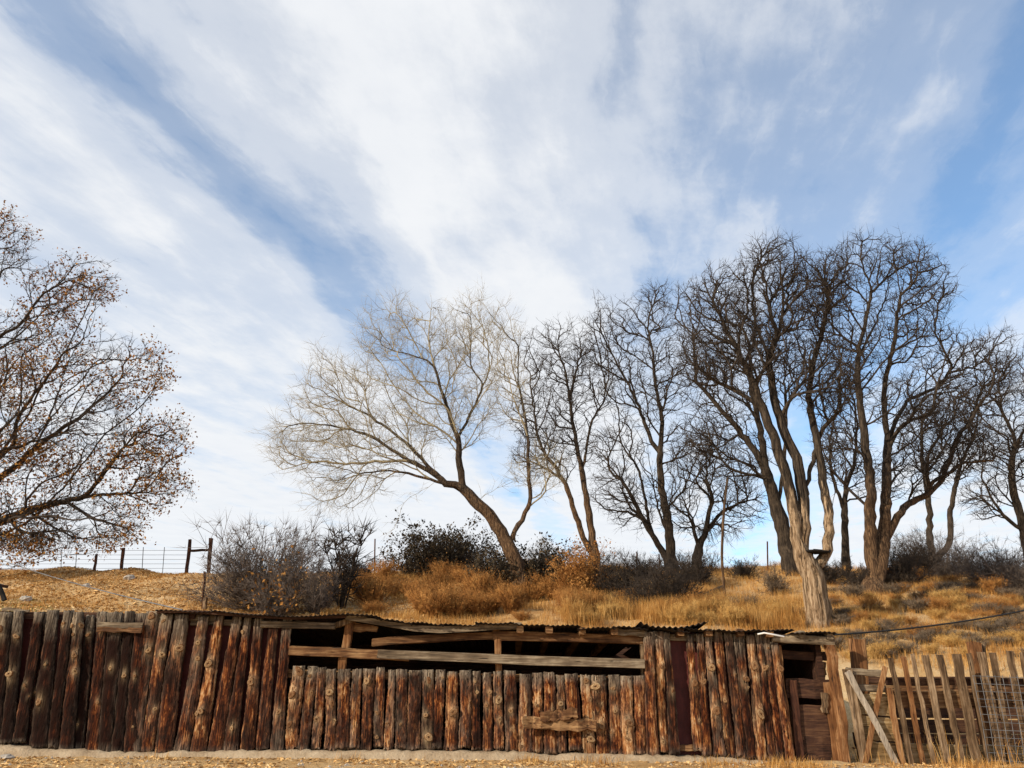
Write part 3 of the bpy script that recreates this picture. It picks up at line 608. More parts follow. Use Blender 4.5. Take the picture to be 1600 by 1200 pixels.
# ---------------------------------------------------------------- ridge fence at the left
def build_ridge():
    def post(px, py0, py1, w, label, m='dark_z', lean=0):
        b = hit(px, py1); Y = b[1]; s = Y / WY
        p = thing('ridge_post', b, label, 'post')
        part('shaft', box_mesh(b - (0, 0, .25), at(px + lean, py0, Y), wpx(w) * s * .95, .12, M[m], 'shaft', rough=.008), p)
        return b
    post(148, 866, 892, 2.5, 'thin leaning stake on the ridge under the left tree', lean=3)
    b1 = post(190, 856, 890, 3.2, 'short dark fence post on the left ridge', lean=3)
    b2 = post(293, 843, 887, 4.5, 'tall dark fence post left of the brace rail', lean=4)
    b3 = post(327, 841, 893, 5, 'tall fence post right of the brace rail beside grey bush', lean=3)
    post(321, 934, 953, 5, 'short pale stump post just behind the shed roof', 'grey_z')
    post(318, 893, 952, 1.6, 'thin stake below the grey bush', 'dark_z', lean=2)
    tag(link('brace_rail', box_mesh(at(296, 861, b2[1]), at(329, 859, b3[1]), .10, .10, M['dark_x'], 'rail')), 'horizontal brace rail between two ridge posts', 'rail')
    w = thing('ridge_wire_fence', hit(160, 893), 'thin wire fence strung along the left ridge', 'wire fence')
    for k in range(5):
        pts = []
        for px in (-40, 60, 150, 190, 250, 296): 
            b = hit(px, 891); q = at(px, 890 - 7 * k - 2, b[1]); pts.append(q)
        part('wire', mesh_tube(pts, .008, M['wire'], 3), w)
    for px in (95, 118, 222, 255): b = hit(px, 890); part('stake', mesh_tube([b, at(px + 2, 855, b[1])], .016, M['wire'], 4), w)
    for px, y0 in ((586, 842), (1199, 846), (995, 862), (1030, 866)):
        b = hit(px, 892); p = thing('ridge_post', b, {586: 'lone thin post on skyline left of the leaning tree', 1199: 'thin metal post on skyline left of the big trees', 995: 'thin stake on skyline left of the multi-stemmed tree', 1030: 'thin stake on skyline between multi-stemmed tree trunks'}[px], 'post')
        part('shaft', mesh_tube([b - (0, 0, .2), at(px, y0, b[1])], .03, M['dark_z'], 5), p)
build_ridge()

# ---------------------------------------------------------------- trees
def spikes(S, D, L, Rr, nseg=2, bend=.25, up=0.0, rg=rng):
    """many thin tapering twigs at once; returns verts, tris, mid points and directions"""
    n = len(S); S = np.asarray(S); D = nrm(np.asarray(D)); L = np.asarray(L)[:, None]; Rr = np.asarray(Rr)
    pts = [S]; d = D
    for i in range(nseg):
        d = nrm(d + rg.normal(0, bend, (n, 3)) + np.array([0, 0, up])); pts.append(pts[-1] + d * L / nseg)
    ref = nrm(rg.normal(0, 1, (n, 3))); U = nrm(np.cross(D, ref)); Vv = np.cross(D, U)
    vs = []
    for i in range(nseg):
        r = (Rr * (1 - .75 * i / nseg))[:, None]
        for k in range(3):
            a = k * 2.0944; vs.append(pts[i] + r * (math.cos(a) * U + math.sin(a) * Vv))
    vs.append(pts[-1]); m = 3 * nseg + 1
    V = np.stack(vs, 1).reshape(-1, 3); b = (np.arange(n) * m)[:, None]; T = []
    for i in range(nseg - 1):
        for k in range(3):
            k2 = (k + 1) % 3; T.append((3*i + k, 3*i + k2, 3*i + 3 + k2)); T.append((3*i + k, 3*i + 3 + k2, 3*i + 3 + k))
    for k in range(3): T.append((3*(nseg-1) + k, 3*(nseg-1) + (k+1) % 3, 3*nseg))
    T = np.array(T); tris = (b[:, :, None] + T[None]).reshape(-1, 3)
    return V, tris, pts, d
def join(parts):
    V = []; T = []; o = 0
    for v, t in parts: V.append(v); T.append(t + o); o += len(v)
    return np.concatenate(V), np.concatenate(T)
def leaves_mesh(P, size, m, name, rg=rng, flat=False):
    n = len(P); a = nrm(rg.normal(0, 1, (n, 3)) * ((1, 1, .25) if flat else (1, 1, 1))); b = nrm(np.cross(a, nrm(rg.normal(0, 1, (n, 3)) + ((0, 0, 3) if flat else (0, 0, 0))))) 
    if flat: b = nrm(np.cross(np.tile([[0, 0, 1.]], (n, 1)) + rg.normal(0, .35, (n, 3)), a))
    s = (size * rg.uniform(.35, 1.45, n))[:, None]
    V = np.stack([P - a * s, P + b * s * .6, P + a * s, P - b * s * .6 + nrm(np.cross(a, b)) * s * .3], 1).reshape(-1, 3)
    q = np.arange(n * 4).reshape(n, 4); return mesh(name, V, None, q, m, False)

def catmull(P, step):
    P = np.array(P, float); Q = np.concatenate([[2 * P[0] - P[1]], P, [2 * P[-1] - P[-2]]]); out = [P[0]]
    for i in range(len(P) - 1):
        a, b, c, d = Q[i:i + 4]; n = max(1, int(np.linalg.norm(c - b) / step))
        for k in range(1, n + 1):
            t = k / n; out.append(.5 * (2*b + (c - a)*t + (2*a - 5*b + 4*c - d)*t*t + (3*b - a - 3*c + d)*t**3))
    return np.array(out)

def tree(name, label, base, limbs, crown, R0, natt, seed, bark, twig, depth=.9, wig=.09, twl=.6, tw=4, group=None, leaf=0, r_tip=.0105, low=None, droop=0.0, Yb=None, BF=.42, flare=.35):
    """limbs are bent lines of pixels (x, y[, depth offset]); the crown fills ellipses (x, y, rx, ry) given in pixels, as deep as they are wide"""
    rg = np.random.default_rng(seed)
    B = hit(*base) if Yb is None else np.array([at(base[0], base[1], Yb)[0], Yb, float(H(at(base[0], base[1], Yb)[0], Yb))])
    Y = B[1]; P = [B - (0, 0, .3)]; par = [-1]; D = [np.array([0, 0, 1.])]; pl = [0.0]
    nlim = 0
    for li, lb in enumerate(limbs):
        dr = 0 if li == 0 else rg.uniform(-2.2, 2.2); k = len(lb)
        pts = [at(q[0], q[1], Y + (q[2] if len(q) > 2 else dr * (i / (k - 1)) ** 1.2)) for i, q in enumerate(lb)]
        if li == 0: start = 0; pts = [P[0]] + pts[0:] if pts[0][2] > B[2] + .1 else [P[0]] + pts[1:]
        else:
            A = np.array(P); w = A - pts[0]; w[:, 1] *= .35; start = int(np.argmin((w ** 2).sum(1)))
            off = A[start] - pts[0]; pts = [p + np.array([0, off[1], 0]) for p in pts]; pts = [A[start]] + pts[1:]
        c = catmull(pts, .22); c[1:-1] += rg.normal(0, .018, (len(c) - 2, 3)); prev = start
        for j in range(1, len(c)):
            P.append(c[j]); par.append(prev); D.append(nrm(c[j] - P[prev])); pl.append(pl[prev] + np.linalg.norm(c[j] - P[prev])); prev = len(P) - 1
    nlim = len(P)
    # points that the crown must reach
    ar = np.array([c[2] * c[3] for c in crown], float); pick = rg.choice(len(crown), natt, p=ar / ar.sum()); att = []
    for i in pick:
        cx, cy, rx, ry = crown[i][:4]; v = nrm(rg.normal(0, 1, 3)) * rg.uniform(0, 1) ** .36
        s = Y / 1130.0; dd = depth * (rx + ry) / 2 * s
        a = at(cx + v[0] * rx, cy + v[1] * ry, Y + v[2] * dd)
        if a[2] > B[2] + 1.0: att.append(a)
    att = np.array(att)
    cap = nlim + len(att) * 40; PA = np.zeros((cap, 3)); DA = np.zeros((cap, 3)); LA = np.zeros(cap); PR = np.full(cap, -1)
    PA[:nlim] = P; DA[:nlim] = D; LA[:nlim] = pl; PR[:nlim] = par; n = nlim
    hmin = B[2] + (1.6 if low is None else low)
    for a in att:
        w = a - PA[:n]; d = np.sqrt((w * w).sum(1)) + 1e-6; ca = (w * DA[:n]).sum(1) / d
        cost = d * (1 + .5 * (1 - ca)) + (BF if wig < .12 else .31) * LA[:n] + (PA[:n, 2] < hmin) * 50
        i = int(np.argmin(cost)); dist = d[i]
        if dist < .12: continue
        k = max(2, int(dist / .22)); t = np.linspace(0, 1, k + 1)[1:, None]
        side = nrm(rg.normal(0, 1, 3)); c1 = PA[i] + DA[i] * dist * .22 + side * dist * wig * .6; c2 = a - (w[i] / dist) * dist * .3 + nrm(rg.normal(0, 1, 3)) * dist * wig * .6 + (0, 0, -.05 * dist)
        q = (1-t)**3 * PA[i] + 3*(1-t)**2*t * c1 + 3*(1-t)*t*t * c2 + t**3 * a
        q[:-1] += rg.normal(0, .022 if wig > .12 else .012, (k - 1, 3)); prev = i
        if n + k >= cap: break
        for j in range(k):
            PA[n] = q[j]; e = q[j] - PA[prev]; ln = math.sqrt(e @ e) + 1e-9; DA[n] = e / ln; LA[n] = LA[prev] + ln; PR[n] = prev; prev = n; n += 1
    PA = PA[:n]; DA = DA[:n]; PR = PR[:n]
    acc = [0.0] * n; rad = np.zeros(n); E = 2.2; best = [-1] * n; bestv = [0.0] * n
    for i in range(n - 1, -1, -1):
        if acc[i] == 0.0: acc[i] = r_tip ** E
        rad[i] = acc[i] ** (1 / E); p = PR[i]
        if p >= 0:
            acc[p] += acc[i]
            if acc[i] > bestv[p]: bestv[p] = acc[i]; best[p] = i
    ex = math.log(R0 / r_tip) / math.log(rad[0] / r_tip); rad = r_tip * (rad / r_tip) ** ex
    tl = LA[:n] / LA[:n].max(); rad = np.where(rad > r_tip * 2.5, r_tip * 2.5 + (rad - r_tip * 2.5) * (1 - (.70 if wig > .12 else .58) * np.clip((tl - .10) / .7, 0, 1) ** .7), rad)
    hgt = np.clip((PA[:, 2] - B[2]) / 1.2, 0, 1); rad = rad * (1 + flare * (1 - hgt) ** 2 * (rad > R0 * .5))
    # chains -> tubes
    groups = {0: [], 1: []}
    starts = [0] + [i for i in range(1, n) if best[PR[i]] != i]
    for s in starts:
        ch = [s]; 
        while best[ch[-1]] >= 0: ch.append(best[ch[-1]])
        pts = PA[ch]; r = rad[ch].copy()
        if s != 0:
            p = PR[s]; pts = np.concatenate([PA[p:p+1], pts]); r = np.concatenate([[min(r[0] * 1.25, rad[p])], r])
        if len(pts) < 2: continue
        big = r[0] > max(.055, R0 * .22); sides = (30 if bark is M['debark'] else 14) if r[0] > .12 else 6 if r[0] > .03 else 4 if r[0] > .014 else 3
        T = nrm(np.gradient(pts, axis=0)); ref = np.array([.25, .93, .1]); U = nrm(np.cross(T, ref)); Vv = np.cross(T, U); a = np.arange(sides) / sides * 2 * math.pi
        rr = r[:, None]
        if sides == 30: rr = rr * (1 + .12 * np.sin(np.arange(30) * 2.5 + 1) + .07 * rg.standard_normal((1, 30)) + .035 * rg.standard_normal((len(pts), 30)))
        elif sides >= 6: rr = rr * (1 + .13 * rg.standard_normal((1, sides)) + .07 * rg.standard_normal((len(pts), sides)))
        else: rr = np.repeat(rr, sides, 1)
        ring = pts[:, None] + rr[..., None] * (np.cos(a)[None, :, None] * U[:, None] + np.sin(a)[None, :, None] * Vv[:, None])
        i = np.arange(len(pts) - 1)[:, None] * sides; k = np.arange(sides)[None]; k2 = (k + 1) % sides
        q = np.stack([i + k, i + k2, i + sides + k2, i + sides + k], -1).reshape(-1, 4)
        tr = np.concatenate([q[:, [0, 1, 2]], q[:, [0, 2, 3]]]); groups[0 if big else 1].append((ring.reshape(-1, 3), tr))
    th = thing(name, B, label, 'tree', group)
    v, t = join(groups[0]); part('trunk', mesh('trunk', v, t, None, bark), th)
    # fine twigs on all thin wood
    thin = np.where((rad < .016) & (np.arange(n) > 3))[0]; idx = np.repeat(thin, tw); idx = idx[rg.random(len(idx)) < (.5 if wig < .12 else .34)]
    S = PA[idx]; dirs = DA[idx] * .9 + rg.normal(0, .55, (len(idx), 3)) + (0, 0, .22 - droop * .5)
    L = twl * rg.uniform(.35, 1.15, len(idx))
    v1, t1, pts, d1 = spikes(S, dirs, L, np.full(len(idx), r_tip * (.72 if wig < .12 else .62)), 2, .22, 0, rg)
    s2 = pts[1]; k2 = rg.random(len(s2)) < .8
    v2, t2, p2, d2 = spikes(s2[k2], nrm(pts[2] - pts[1])[k2] + rg.normal(0, .6, (k2.sum(), 3)), L[k2] * .55, np.full(k2.sum(), r_tip * .6), 1, .2, 0, rg)
    groups[1] += [(v1, t1), (v2, t2)]
    v, t = join(groups[1]); part('crown', mesh('crown', v, t, None, twig), th)
    if leaf:
        tips = np.concatenate([pts[2], p2[1]]); cl = np.sin(tips[:, 0] * 1.3 + 1) + np.sin(tips[:, 2] * 1.7) + np.sin(tips[:, 1] * 1.1) + rg.normal(0, .55, len(tips))
        tips = tips[np.argsort(-cl)[:leaf]]; tips = np.repeat(tips, 3, 0)[rg.random(len(tips) * 3) < .6]; tips = tips + rg.normal(0, .09, tips.shape)
        part('leaves', leaves_mesh(tips, .054, M['leaf'], 'leaves', rg), th)
    return th

tree('cottonwood_tree', 'large tree with clinging brown leaves at the left edge', (-130, 905),
     [[(-130, 905, 0), (-125, 800, 0), (-118, 690, 0), (-100, 560, 0), (-80, 430, 0), (-60, 330, 0)],
      [(-125, 850), (-60, 880), (0, 890), (50, 876), (85, 858), (130, 851), (165, 833), (200, 828)],
      [(-118, 700), (-60, 730), (0, 714), (57, 674), (113, 646), (170, 626), (187, 595), (215, 555)],
      [(-124, 800), (-40, 840), (34, 821), (80, 780), (113, 753), (170, 731), (227, 708), (275, 690)],
      [(-124, 810), (-30, 820), (40, 800), (85, 787), (170, 772), (227, 770), (292, 765)],
      [(-124, 830), (-40, 872), (30, 884), (90, 872), (150, 862), (205, 846)], [(-116, 700), (-30, 690), (40, 640), (110, 610), (150, 560), (160, 510)], [(-105, 600), (-50, 560), (0, 527), (34, 504), (68, 459), (113, 436), (160, 425)],
      [(-85, 480), (-40, 470), (0, 436), (23, 385), (17, 334)],
      [(-112, 640), (-40, 625), (20, 600), (74, 583), (120, 560), (165, 545)],
      [(-120, 760), (-50, 770), (10, 740), (60, 690), (90, 620), (110, 560)]],
     [(15, 385, 45, 55), (105, 450, 85, 55), (60, 540, 100, 75), (195, 585, 75, 60), (100, 680, 120, 90), (225, 690, 75, 55), (245, 758, 60, 34), (140, 795, 110, 50),
      (40, 820, 80, 50), (-60, 640, 120, 200), (175, 828, 50, 26), (70, 850, 120, 30)],
     0.44, 3000, 11, M['bark'], M['twig'], .7, .11, .55, 4, None, 12500, .0095)
tree('leaning_tree', 'bare pale-twigged tree leaning far left over the bank', (825, 936),
     [[(825, 936, 0), (803, 873, 0), (777, 821, 0), (742, 782, 0), (721, 763, 0), (682, 752, -.3), (643, 730, -.5), (604, 715, -.7), (556, 696, -.9), (508, 704, -1.1), (460, 700, -1.2)],
      [(724, 766), (718, 717), (714, 674), (699, 639), (669, 613), (643, 583), (617, 544), (608, 496), (617, 462)],
      [(715, 690), (729, 665), (747, 626), (764, 579), (762, 540), (747, 492), (755, 457)],
      [(700, 756), (640, 700), (590, 660), (530, 628), (478, 600)], [(690, 756), (630, 715), (570, 680), (500, 665), (440, 668)], [(715, 690), (690, 610), (672, 540), (676, 480)], [(699, 639), (660, 632), (617, 609), (565, 605), (521, 574), (497, 546)],
      [(672, 750), (630, 742), (595, 739), (543, 752), (500, 782), (480, 800)],
      [(630, 725), (600, 722), (552, 726), (500, 722), (443, 735)],
      [(742, 782), (777, 763), (816, 752), (868, 761)], [(796, 850), (816, 813), (829, 782), (855, 776)],
      [(690, 755), (660, 768), (634, 787), (617, 828)], [(715, 700), (680, 668), (640, 668), (580, 668), (530, 660)]],
     [(615, 555, 75, 92), (752, 535, 70, 78), (520, 630, 70, 80), (480, 705, 66, 46), (590, 690, 110, 60), (700, 640, 90, 60), (795, 610, 40, 60), (845, 730, 50, 40), (540, 765, 70, 35), (440, 690, 30, 40), (700, 530, 40, 60)],
     0.235, 2300, 12, M['bark_warm'], M['twig_pale'], .75, .06, .75, 4, None, 0, .006)
tree('locust_tree', 'twin-trunk bare tree right behind the leaning tree', (924, 872),
     [[(928, 868, 0), (921, 813, 0), (912, 755, 0), (901, 696, 0), (892, 642, 0), (885, 588, 0), (872, 543, 0), (876, 512, 0)],
      [(926, 868), (912, 840), (890, 773), (867, 728), (840, 696), (813, 665)], [(910, 735), (918, 690), (926, 656), (944, 624), (944, 588), (930, 557)], [(890, 625), (900, 580), (908, 552), (921, 522)],
      [(880, 750), (850, 735), (820, 720)]],
     [(870, 560, 66, 62), (850, 640, 60, 60), (920, 590, 45, 75), (835, 705, 42, 45), (880, 690, 56, 60)],
     0.22, 1600, 13, M['bark_warm'], M['twig'], .8, .13, .62, 4)
tree('locust_tree', 'bare multi-stemmed dark tree in the middle of the ridge row', (1052, 893),
     [[(1054, 890, 0), (1045, 822, 0), (1034, 764, 0), (1032, 710, 0), (1034, 651, 0), (1025, 606, 0), (1020, 552, 0), (1013, 507, 0), (1025, 462, 0)],
      [(1050, 885), (1032, 860), (1016, 822), (998, 737), (971, 692), (966, 642), (955, 600)], [(1032, 710), (1018, 690), (1007, 660), (989, 615), (962, 566), (948, 530), (935, 489), (928, 462)],
      [(1035, 865), (1005, 810), (980, 764), (953, 728), (926, 705)], [(1034, 651), (1047, 597), (1065, 552), (1058, 510)], [(1045, 840), (1030, 800), (1018, 740), (1010, 690)]],
     [(950, 530, 42, 70), (1015, 510, 50, 66), (995, 610, 66, 66), (965, 700, 52, 48), (1050, 590, 38, 60), (955, 765, 40, 40), (1030, 460, 24, 22), (1000, 780, 60, 50), (1070, 700, 40, 50)],
     0.24, 2000, 14, M['bark'], M['twig'], .8, .15, .62, 4)
tree('locust_tree', 'small dark crooked tree right of the multi-stemmed tree', (1088, 888),
     [[(1088, 886, 0), (1092, 854, 0), (1110, 822, 0), (1128, 800, 0), (1155, 786, 0)], [(1100, 835), (1110, 782), (1088, 750), (1115, 705), (1122, 670)], [(1091, 856), (1074, 800), (1056, 764), (1052, 710)]],
     [(1085, 740, 45, 56), (1138, 755, 52, 60), (1110, 690, 40, 36), (1060, 800, 28, 36), (1165, 790, 40, 40), (1110, 830, 50, 24)],
     0.17, 900, 15, M['bark'], M['twig'], .9, .18, .62, 4)
tree('locust_tree', 'big spreading tree on a pale debarked trunk, dark tray in its fork', (1278, 976),
     [[(1278, 976, 0), (1273, 922, 0), (1266, 888, 0), (1252, 868, 0), (1242, 822, 0), (1234, 770, 0), (1218, 712, 0), (1200, 665, 0), (1186, 623, 0), (1168, 581, 0), (1139, 523, 0), (1113, 471, 0), (1097, 432, 0)],
      [(1270, 892), (1291, 868), (1294, 801), (1281, 717), (1270, 654), (1260, 602), (1260, 549), (1244, 507), (1239, 455), (1207, 408), (1213, 374)],
      [(1258, 878), (1257, 796), (1244, 717), (1223, 665), (1207, 612), (1202, 560), (1181, 507), (1176, 455), (1181, 405)],
      [(1290, 866), (1310, 759), (1323, 696), (1333, 639), (1318, 570), (1300, 510)], [(1262, 610), (1285, 560), (1300, 500), (1310, 440), (1290, 400)], [(1250, 850), (1262, 760), (1278, 690), (1296, 620), (1310, 550), (1312, 480)], [(1218, 712), (1180, 680), (1140, 650), (1100, 640), (1065, 610)], [(1262, 620), (1235, 570), (1215, 520), (1225, 460), (1240, 400)], [(1190, 632), (1150, 610), (1110, 590), (1075, 560)]],
     [(1210, 420, 58, 50), (1130, 468, 52, 54), (1255, 470, 62, 66), (1180, 540, 70, 60), (1290, 590, 52, 70), (1110, 560, 50, 50), (1300, 440, 36, 50)],
     0.27, 3000, 16, M['debark'], M['twig'], .7, .16, .58, 4, None, 0, .0105, 3.2, flare=.10)
tree('locust_tree', 'thick dark tree leaning left, just behind the pale trunk', (1240, 897),
     [[(1242, 896, 0), (1218, 812, 0), (1192, 728, 0), (1165, 686, 0), (1129, 644, 0), (1092, 602, 0), (1062, 584, 0)], [(1196, 740), (1186, 665), (1173, 602), (1171, 549), (1155, 497)], [(1215, 800), (1225, 720), (1228, 640), (1225, 560)]],
     [(1100, 560, 50, 60), (1140, 620, 60, 60), (1078, 490, 30, 60), (1090, 680, 40, 50), (1220, 560, 60, 70), (1165, 500, 50, 50), (1150, 710, 60, 50)],
     0.28, 1900, 17, M['bark'], M['twig'], .8, .15, .62, 4)
tree('locust_tree', 'tallest twin-trunk tree with reddish bark right of the pale trunk', (1368, 924),
     [[(1365, 922, 0), (1360, 849, 0), (1360, 759, 0), (1352, 691, 0), (1344, 623, 0), (1341, 560, 0), (1352, 502, 0), (1360, 450, 0), (1344, 402, 0), (1349, 369, 0)],
      [(1366, 915), (1381, 838), (1386, 749), (1391, 686), (1407, 644), (1444, 597), (1491, 560), (1533, 539), (1566, 523)], [(1391, 690), (1420, 660), (1449, 644), (1496, 633), (1540, 640)],
      [(1380, 850), (1417, 791), (1459, 765), (1496, 728)], [(1344, 610), (1386, 560), (1428, 523), (1470, 476)], [(1360, 455), (1407, 418), (1449, 405)], [(1348, 520), (1320, 470), (1305, 420)], [(1444, 600), (1490, 590), (1540, 590), (1580, 580)], [(1360, 740), (1330, 680), (1310, 620)], [(1344, 560), (1370, 500), (1390, 440), (1400, 385)], [(1407, 650), (1450, 620), (1500, 600), (1550, 560)], [(1390, 690), (1395, 600), (1410, 520), (1420, 450)]],
     [(1350, 412, 58, 48), (1415, 415, 56, 48), (1400, 510, 84, 60), (1485, 555, 76, 46), (1440, 630, 86, 56), (1345, 570, 40, 60), (1440, 470, 50, 50), (1470, 720, 50, 40), (1530, 600, 50, 46), (1300, 500, 40, 70), (1560, 560, 40, 50), (1460, 440, 40, 40), (1420, 735, 60, 50), (1310, 700, 30, 60), (1520, 700, 50, 40)],
     0.29, 3400, 18, M['bark_warm'], M['twig'], .75, .15, .60, 4)
tree('locust_tree', 'slim dark tree between the pale trunk and the twin trunks', (1323, 893), [[(1323, 892, 0), (1320, 822, 0), (1323, 760, 0), (1336, 717, 0), (1338, 650, 0), (1325, 590, 0)], [(1321, 800), (1300, 740), (1296, 690)]],
     [(1320, 630, 40, 76), (1345, 730, 36, 50), (1295, 700, 30, 50)],
     0.17, 600, 19, M['bark'], M['twig'], .9, .15, .62, 4, Yb=33.5)
tree('locust_tree', 'pair of slender stems rising from tangled brush on the right', (1466, 884), [[(1456, 880, 0), (1452, 796, 0), (1441, 717, 0), (1440, 650, 0), (1430, 610, 0)], [(1458, 880), (1483, 850), (1486, 796), (1501, 728), (1522, 680), (1530, 640)]],
     [(1445, 680, 44, 60), (1510, 690, 48, 60), (1480, 640, 56, 46)],
     0.19, 1400, 20, M['bark'], M['twig'], .9, .15, .62, 4, Yb=34)
tree('locust_tree', 'dark bare tree leaning in at the right edge', (1612, 880), [[(1612, 880, 0), (1603, 840, 0), (1591, 796, 0), (1580, 744, 0), (1585, 686, 0), (1567, 644, 0), (1560, 590, 0)], [(1600, 835), (1560, 800), (1522, 770)], [(1588, 700), (1610, 650), (1620, 590)]],
     [(1565, 605, 38, 50), (1605, 600, 50, 56), (1560, 720, 40, 56), (1620, 700, 60, 76), (1530, 780, 40, 34), (1540, 650, 40, 60)],
     0.23, 1700, 21, M['bark'], M['twig'], .9, .15, .62, 4)
b = hit(1133, 940)
sn = thing('dead_snag', b, 'thin pale dead pole stem standing on the bank', 'tree')
part('trunk', mesh_tube(catmull([b - (0, 0, .3), at(1130, 900, b[1]), at(1128, 867, b[1]), at(1131, 800, b[1]), at(1137, 746, b[1])], .3), .042, M['bark_warm'], 7), sn)
lg = hit(1085, 945); lg2 = hit(1130, 922)
tag(link('fallen_log', mesh_tube([lg + (0, 0, .08), (lg + lg2) / 2 + (0, 0, .12), lg2 + (0, 0, .08)], .09, M['bark'], 8)), 'fallen log lying on the bank beside the pale pole', 'log')
# tray wedged in the fork
b = hit(1278, 976); c = at(1271, 863, b[1] + .12); tr = thing('fork_tray', c, 'dark round metal tray wedged in fork of pale trunk', 'tray')
a = np.arange(20) / 20 * 2 * math.pi; s = b[1] / WY; prof = [(.02, -.05), (.34, -.06), (.44, -.03), (.45, .01), (.42, .01), (.38, 0.), (.02, .0)]
V = np.array([[c[0] + r * math.cos(t), c[1] + r * math.sin(t), c[2] + z + .06 * math.cos(t) + .05 * math.sin(2 * t)] for r, z in prof for t in a]); n = 20
part('bowl', mesh('bowl', V, None, [(i*n + k, i*n + (k+1) % n, (i+1)*n + (k+1) % n, (i+1)*n + k) for i in range(len(prof)-1) for k in range(n)], M['iron']), tr)
# ---------------------------------------------------------------- shrubs
def shrub_geo(rx, rz, stems, k2, k3, rg, r=.012, spread=1.0, up=.35):
    a = rg.uniform(0, 2 * math.pi, stems); e = rg.uniform(.05, 1.0, stems) * spread
    D = np.stack([np.cos(a) * e * rx, np.sin(a) * e * rx, np.full(stems, rz) * (.35 + .7 * rg.random(stems)) * (1 + .22 * np.sin(a * 3 + rx))], 1); L = np.linalg.norm(D, axis=1)
    S = np.stack([np.cos(a), np.sin(a), np.zeros(stems)], 1) * (rx * .15 * rg.random(stems))[:, None]
    v, t, p, d = spikes(S, D, L, np.full(stems, r), 4, .16, 0, rg); out = [(v, t)]; tips = [p[-1]]
    base = np.concatenate([p[1], p[2], p[3]]); bd = np.tile(nrm(D), (3, 1)); i = np.repeat(np.arange(len(base)), k2)
    v, t, p, d = spikes(base[i], bd[i] + rg.normal(0, .6, (len(i), 3)) + (0, 0, up * .4), np.tile(np.repeat(L, 1), 3)[i] * rg.uniform(.18, .42, len(i)), np.full(len(i), r * .55), 2, .22, 0, rg); out.append((v, t)); tips.append(p[-1])
    if k3:
        b3 = p[1]; j = np.repeat(np.arange(len(b3)), k3)
        v, t, p3, d3 = spikes(b3[j], d[j] + rg.normal(0, .7, (len(j), 3)), np.full(len(j), rz * .16) * rg.uniform(.5, 1.2, len(j)), np.full(len(j), r * .4), 1, .2, 0, rg); out.append((v, t)); tips.append(p3[-1])
    return join(out), np.concatenate(tips)
def shrub(name, label, px, py, wpx_, hpx_, m, seed, stems=60, k2=4, k3=3, group=None, leaf=None, lsize=.03, nleaf=0, cat='shrub', r=.012, spread=1.0, zdrop=.05):
    rg = np.random.default_rng(seed); b = hit(px, py); s = b[1] / 1130.0
    (v, t), tips = shrub_geo(wpx_ / 2 * s, hpx_ * s, stems, k2, k3, rg, r, spread)
    th = thing(name, b - (0, 0, zdrop), label, cat, group)
    link('branches', mesh('branches', v, t, None, m), th)
    if leaf:
        k = rg.integers(0, len(tips), nleaf); link('foliage', mesh_from(leaves_mesh(tips[k] + rg.normal(0, .05, (nleaf, 3)), lsize, leaf, 'foliage', rg)), th)
    return th
def mesh_from(m): return m

shrub('bare_bush', 'large grey bare bush right of the ridge posts', 405, 955, 190, 118, M['twig_grey'], 31, 130, 5, 4, r=.016)
shrub('bare_bush', 'lower reddish bare bush in front of the large grey bush', 432, 966, 110, 95, M['twig_grey'], 32, 60, 4, 3, leaf=M['leaf'], nleaf=500, lsize=.05)
shrub('bare_bush', 'grey bush filling the gap left of the thin sapling', 492, 960, 80, 80, M['twig_grey'], 33, 60, 4, 3)
shrub('bare_sapling', 'thin dark upright sapling left of the evergreen thicket', 532, 950, 90, 160, M['twig'], 34, 9, 6, 4, cat='sapling', r=.035, spread=.7)
shrub('dark_bush', 'broad dark evergreen thicket on the skyline left of leaning trunk', 678, 902, 170, 66, M['twig'], 35, 90, 5, 3, leaf=M['ever'], nleaf=15000, lsize=.048)
shrub('dark_bush', 'dark bush added as shade low behind the leaning trunk', 790, 928, 110, 62, M['twig'], 36, 60, 5, 3, leaf=M['ever'], nleaf=9000, lsize=.046)  # dark foliage stands in for the shade behind the leaning trunk
shrub('dark_bush', 'dark bush added as shade right of the leaning trunk foot', 858, 926, 70, 66, M['twig'], 37, 50, 5, 3, leaf=M['ever'], nleaf=6000, lsize=.046)  # dark leaves put in as the shade beside the trunk foot
shrub('silver_brush', 'tangle of silvery drooping twigs right of the leaning trunk', 850, 905, 60, 62, M['twig_silver'], 38, 30, 4, 3, r=.011)
shrub('rust_bush', 'rusty brown leafy bush under the twin-trunk tree', 905, 944, 80, 84, M['rust_brush'], 39, 70, 5, 3, leaf=M['rust_brush'], nleaf=7000, lsize=.032)
shrub('bare_bush', 'dark bare brush left of the multi-stemmed trunks', 975, 945, 110, 64, M['twig'], 40, 90, 5, 4)
shrub('bare_bush', 'dark sprawling bare brush under the multi-stemmed trunks', 1045, 955, 130, 72, M['twig'], 41, 110, 5, 4)
shrub('bare_bush', 'pale grey twiggy bush on bare slope left of pale trunk', 1212, 930, 60, 40, M['dusk_brush'], 42, 50, 4, 3)
shrub('bare_bush', 'tall grey tangled brush around the slender stem pair', 1470, 905, 110, 85, M['twig_grey'], 43, 100, 5, 4)
shrub('bare_bush', 'wide grey tangled brush at the right edge under leaning tree', 1565, 915, 150, 60, M['twig_grey'], 44, 120, 5, 4)
shrub('bare_bush', 'dark low brush right of the reddish twin trunks', 1415, 915, 90, 46, M['twig'], 45, 80, 5, 4)
shrub('bare_bush', 'small dark brush at foot of the slim dark tree', 1322, 905, 60, 28, M['twig'], 46, 50, 4, 3)

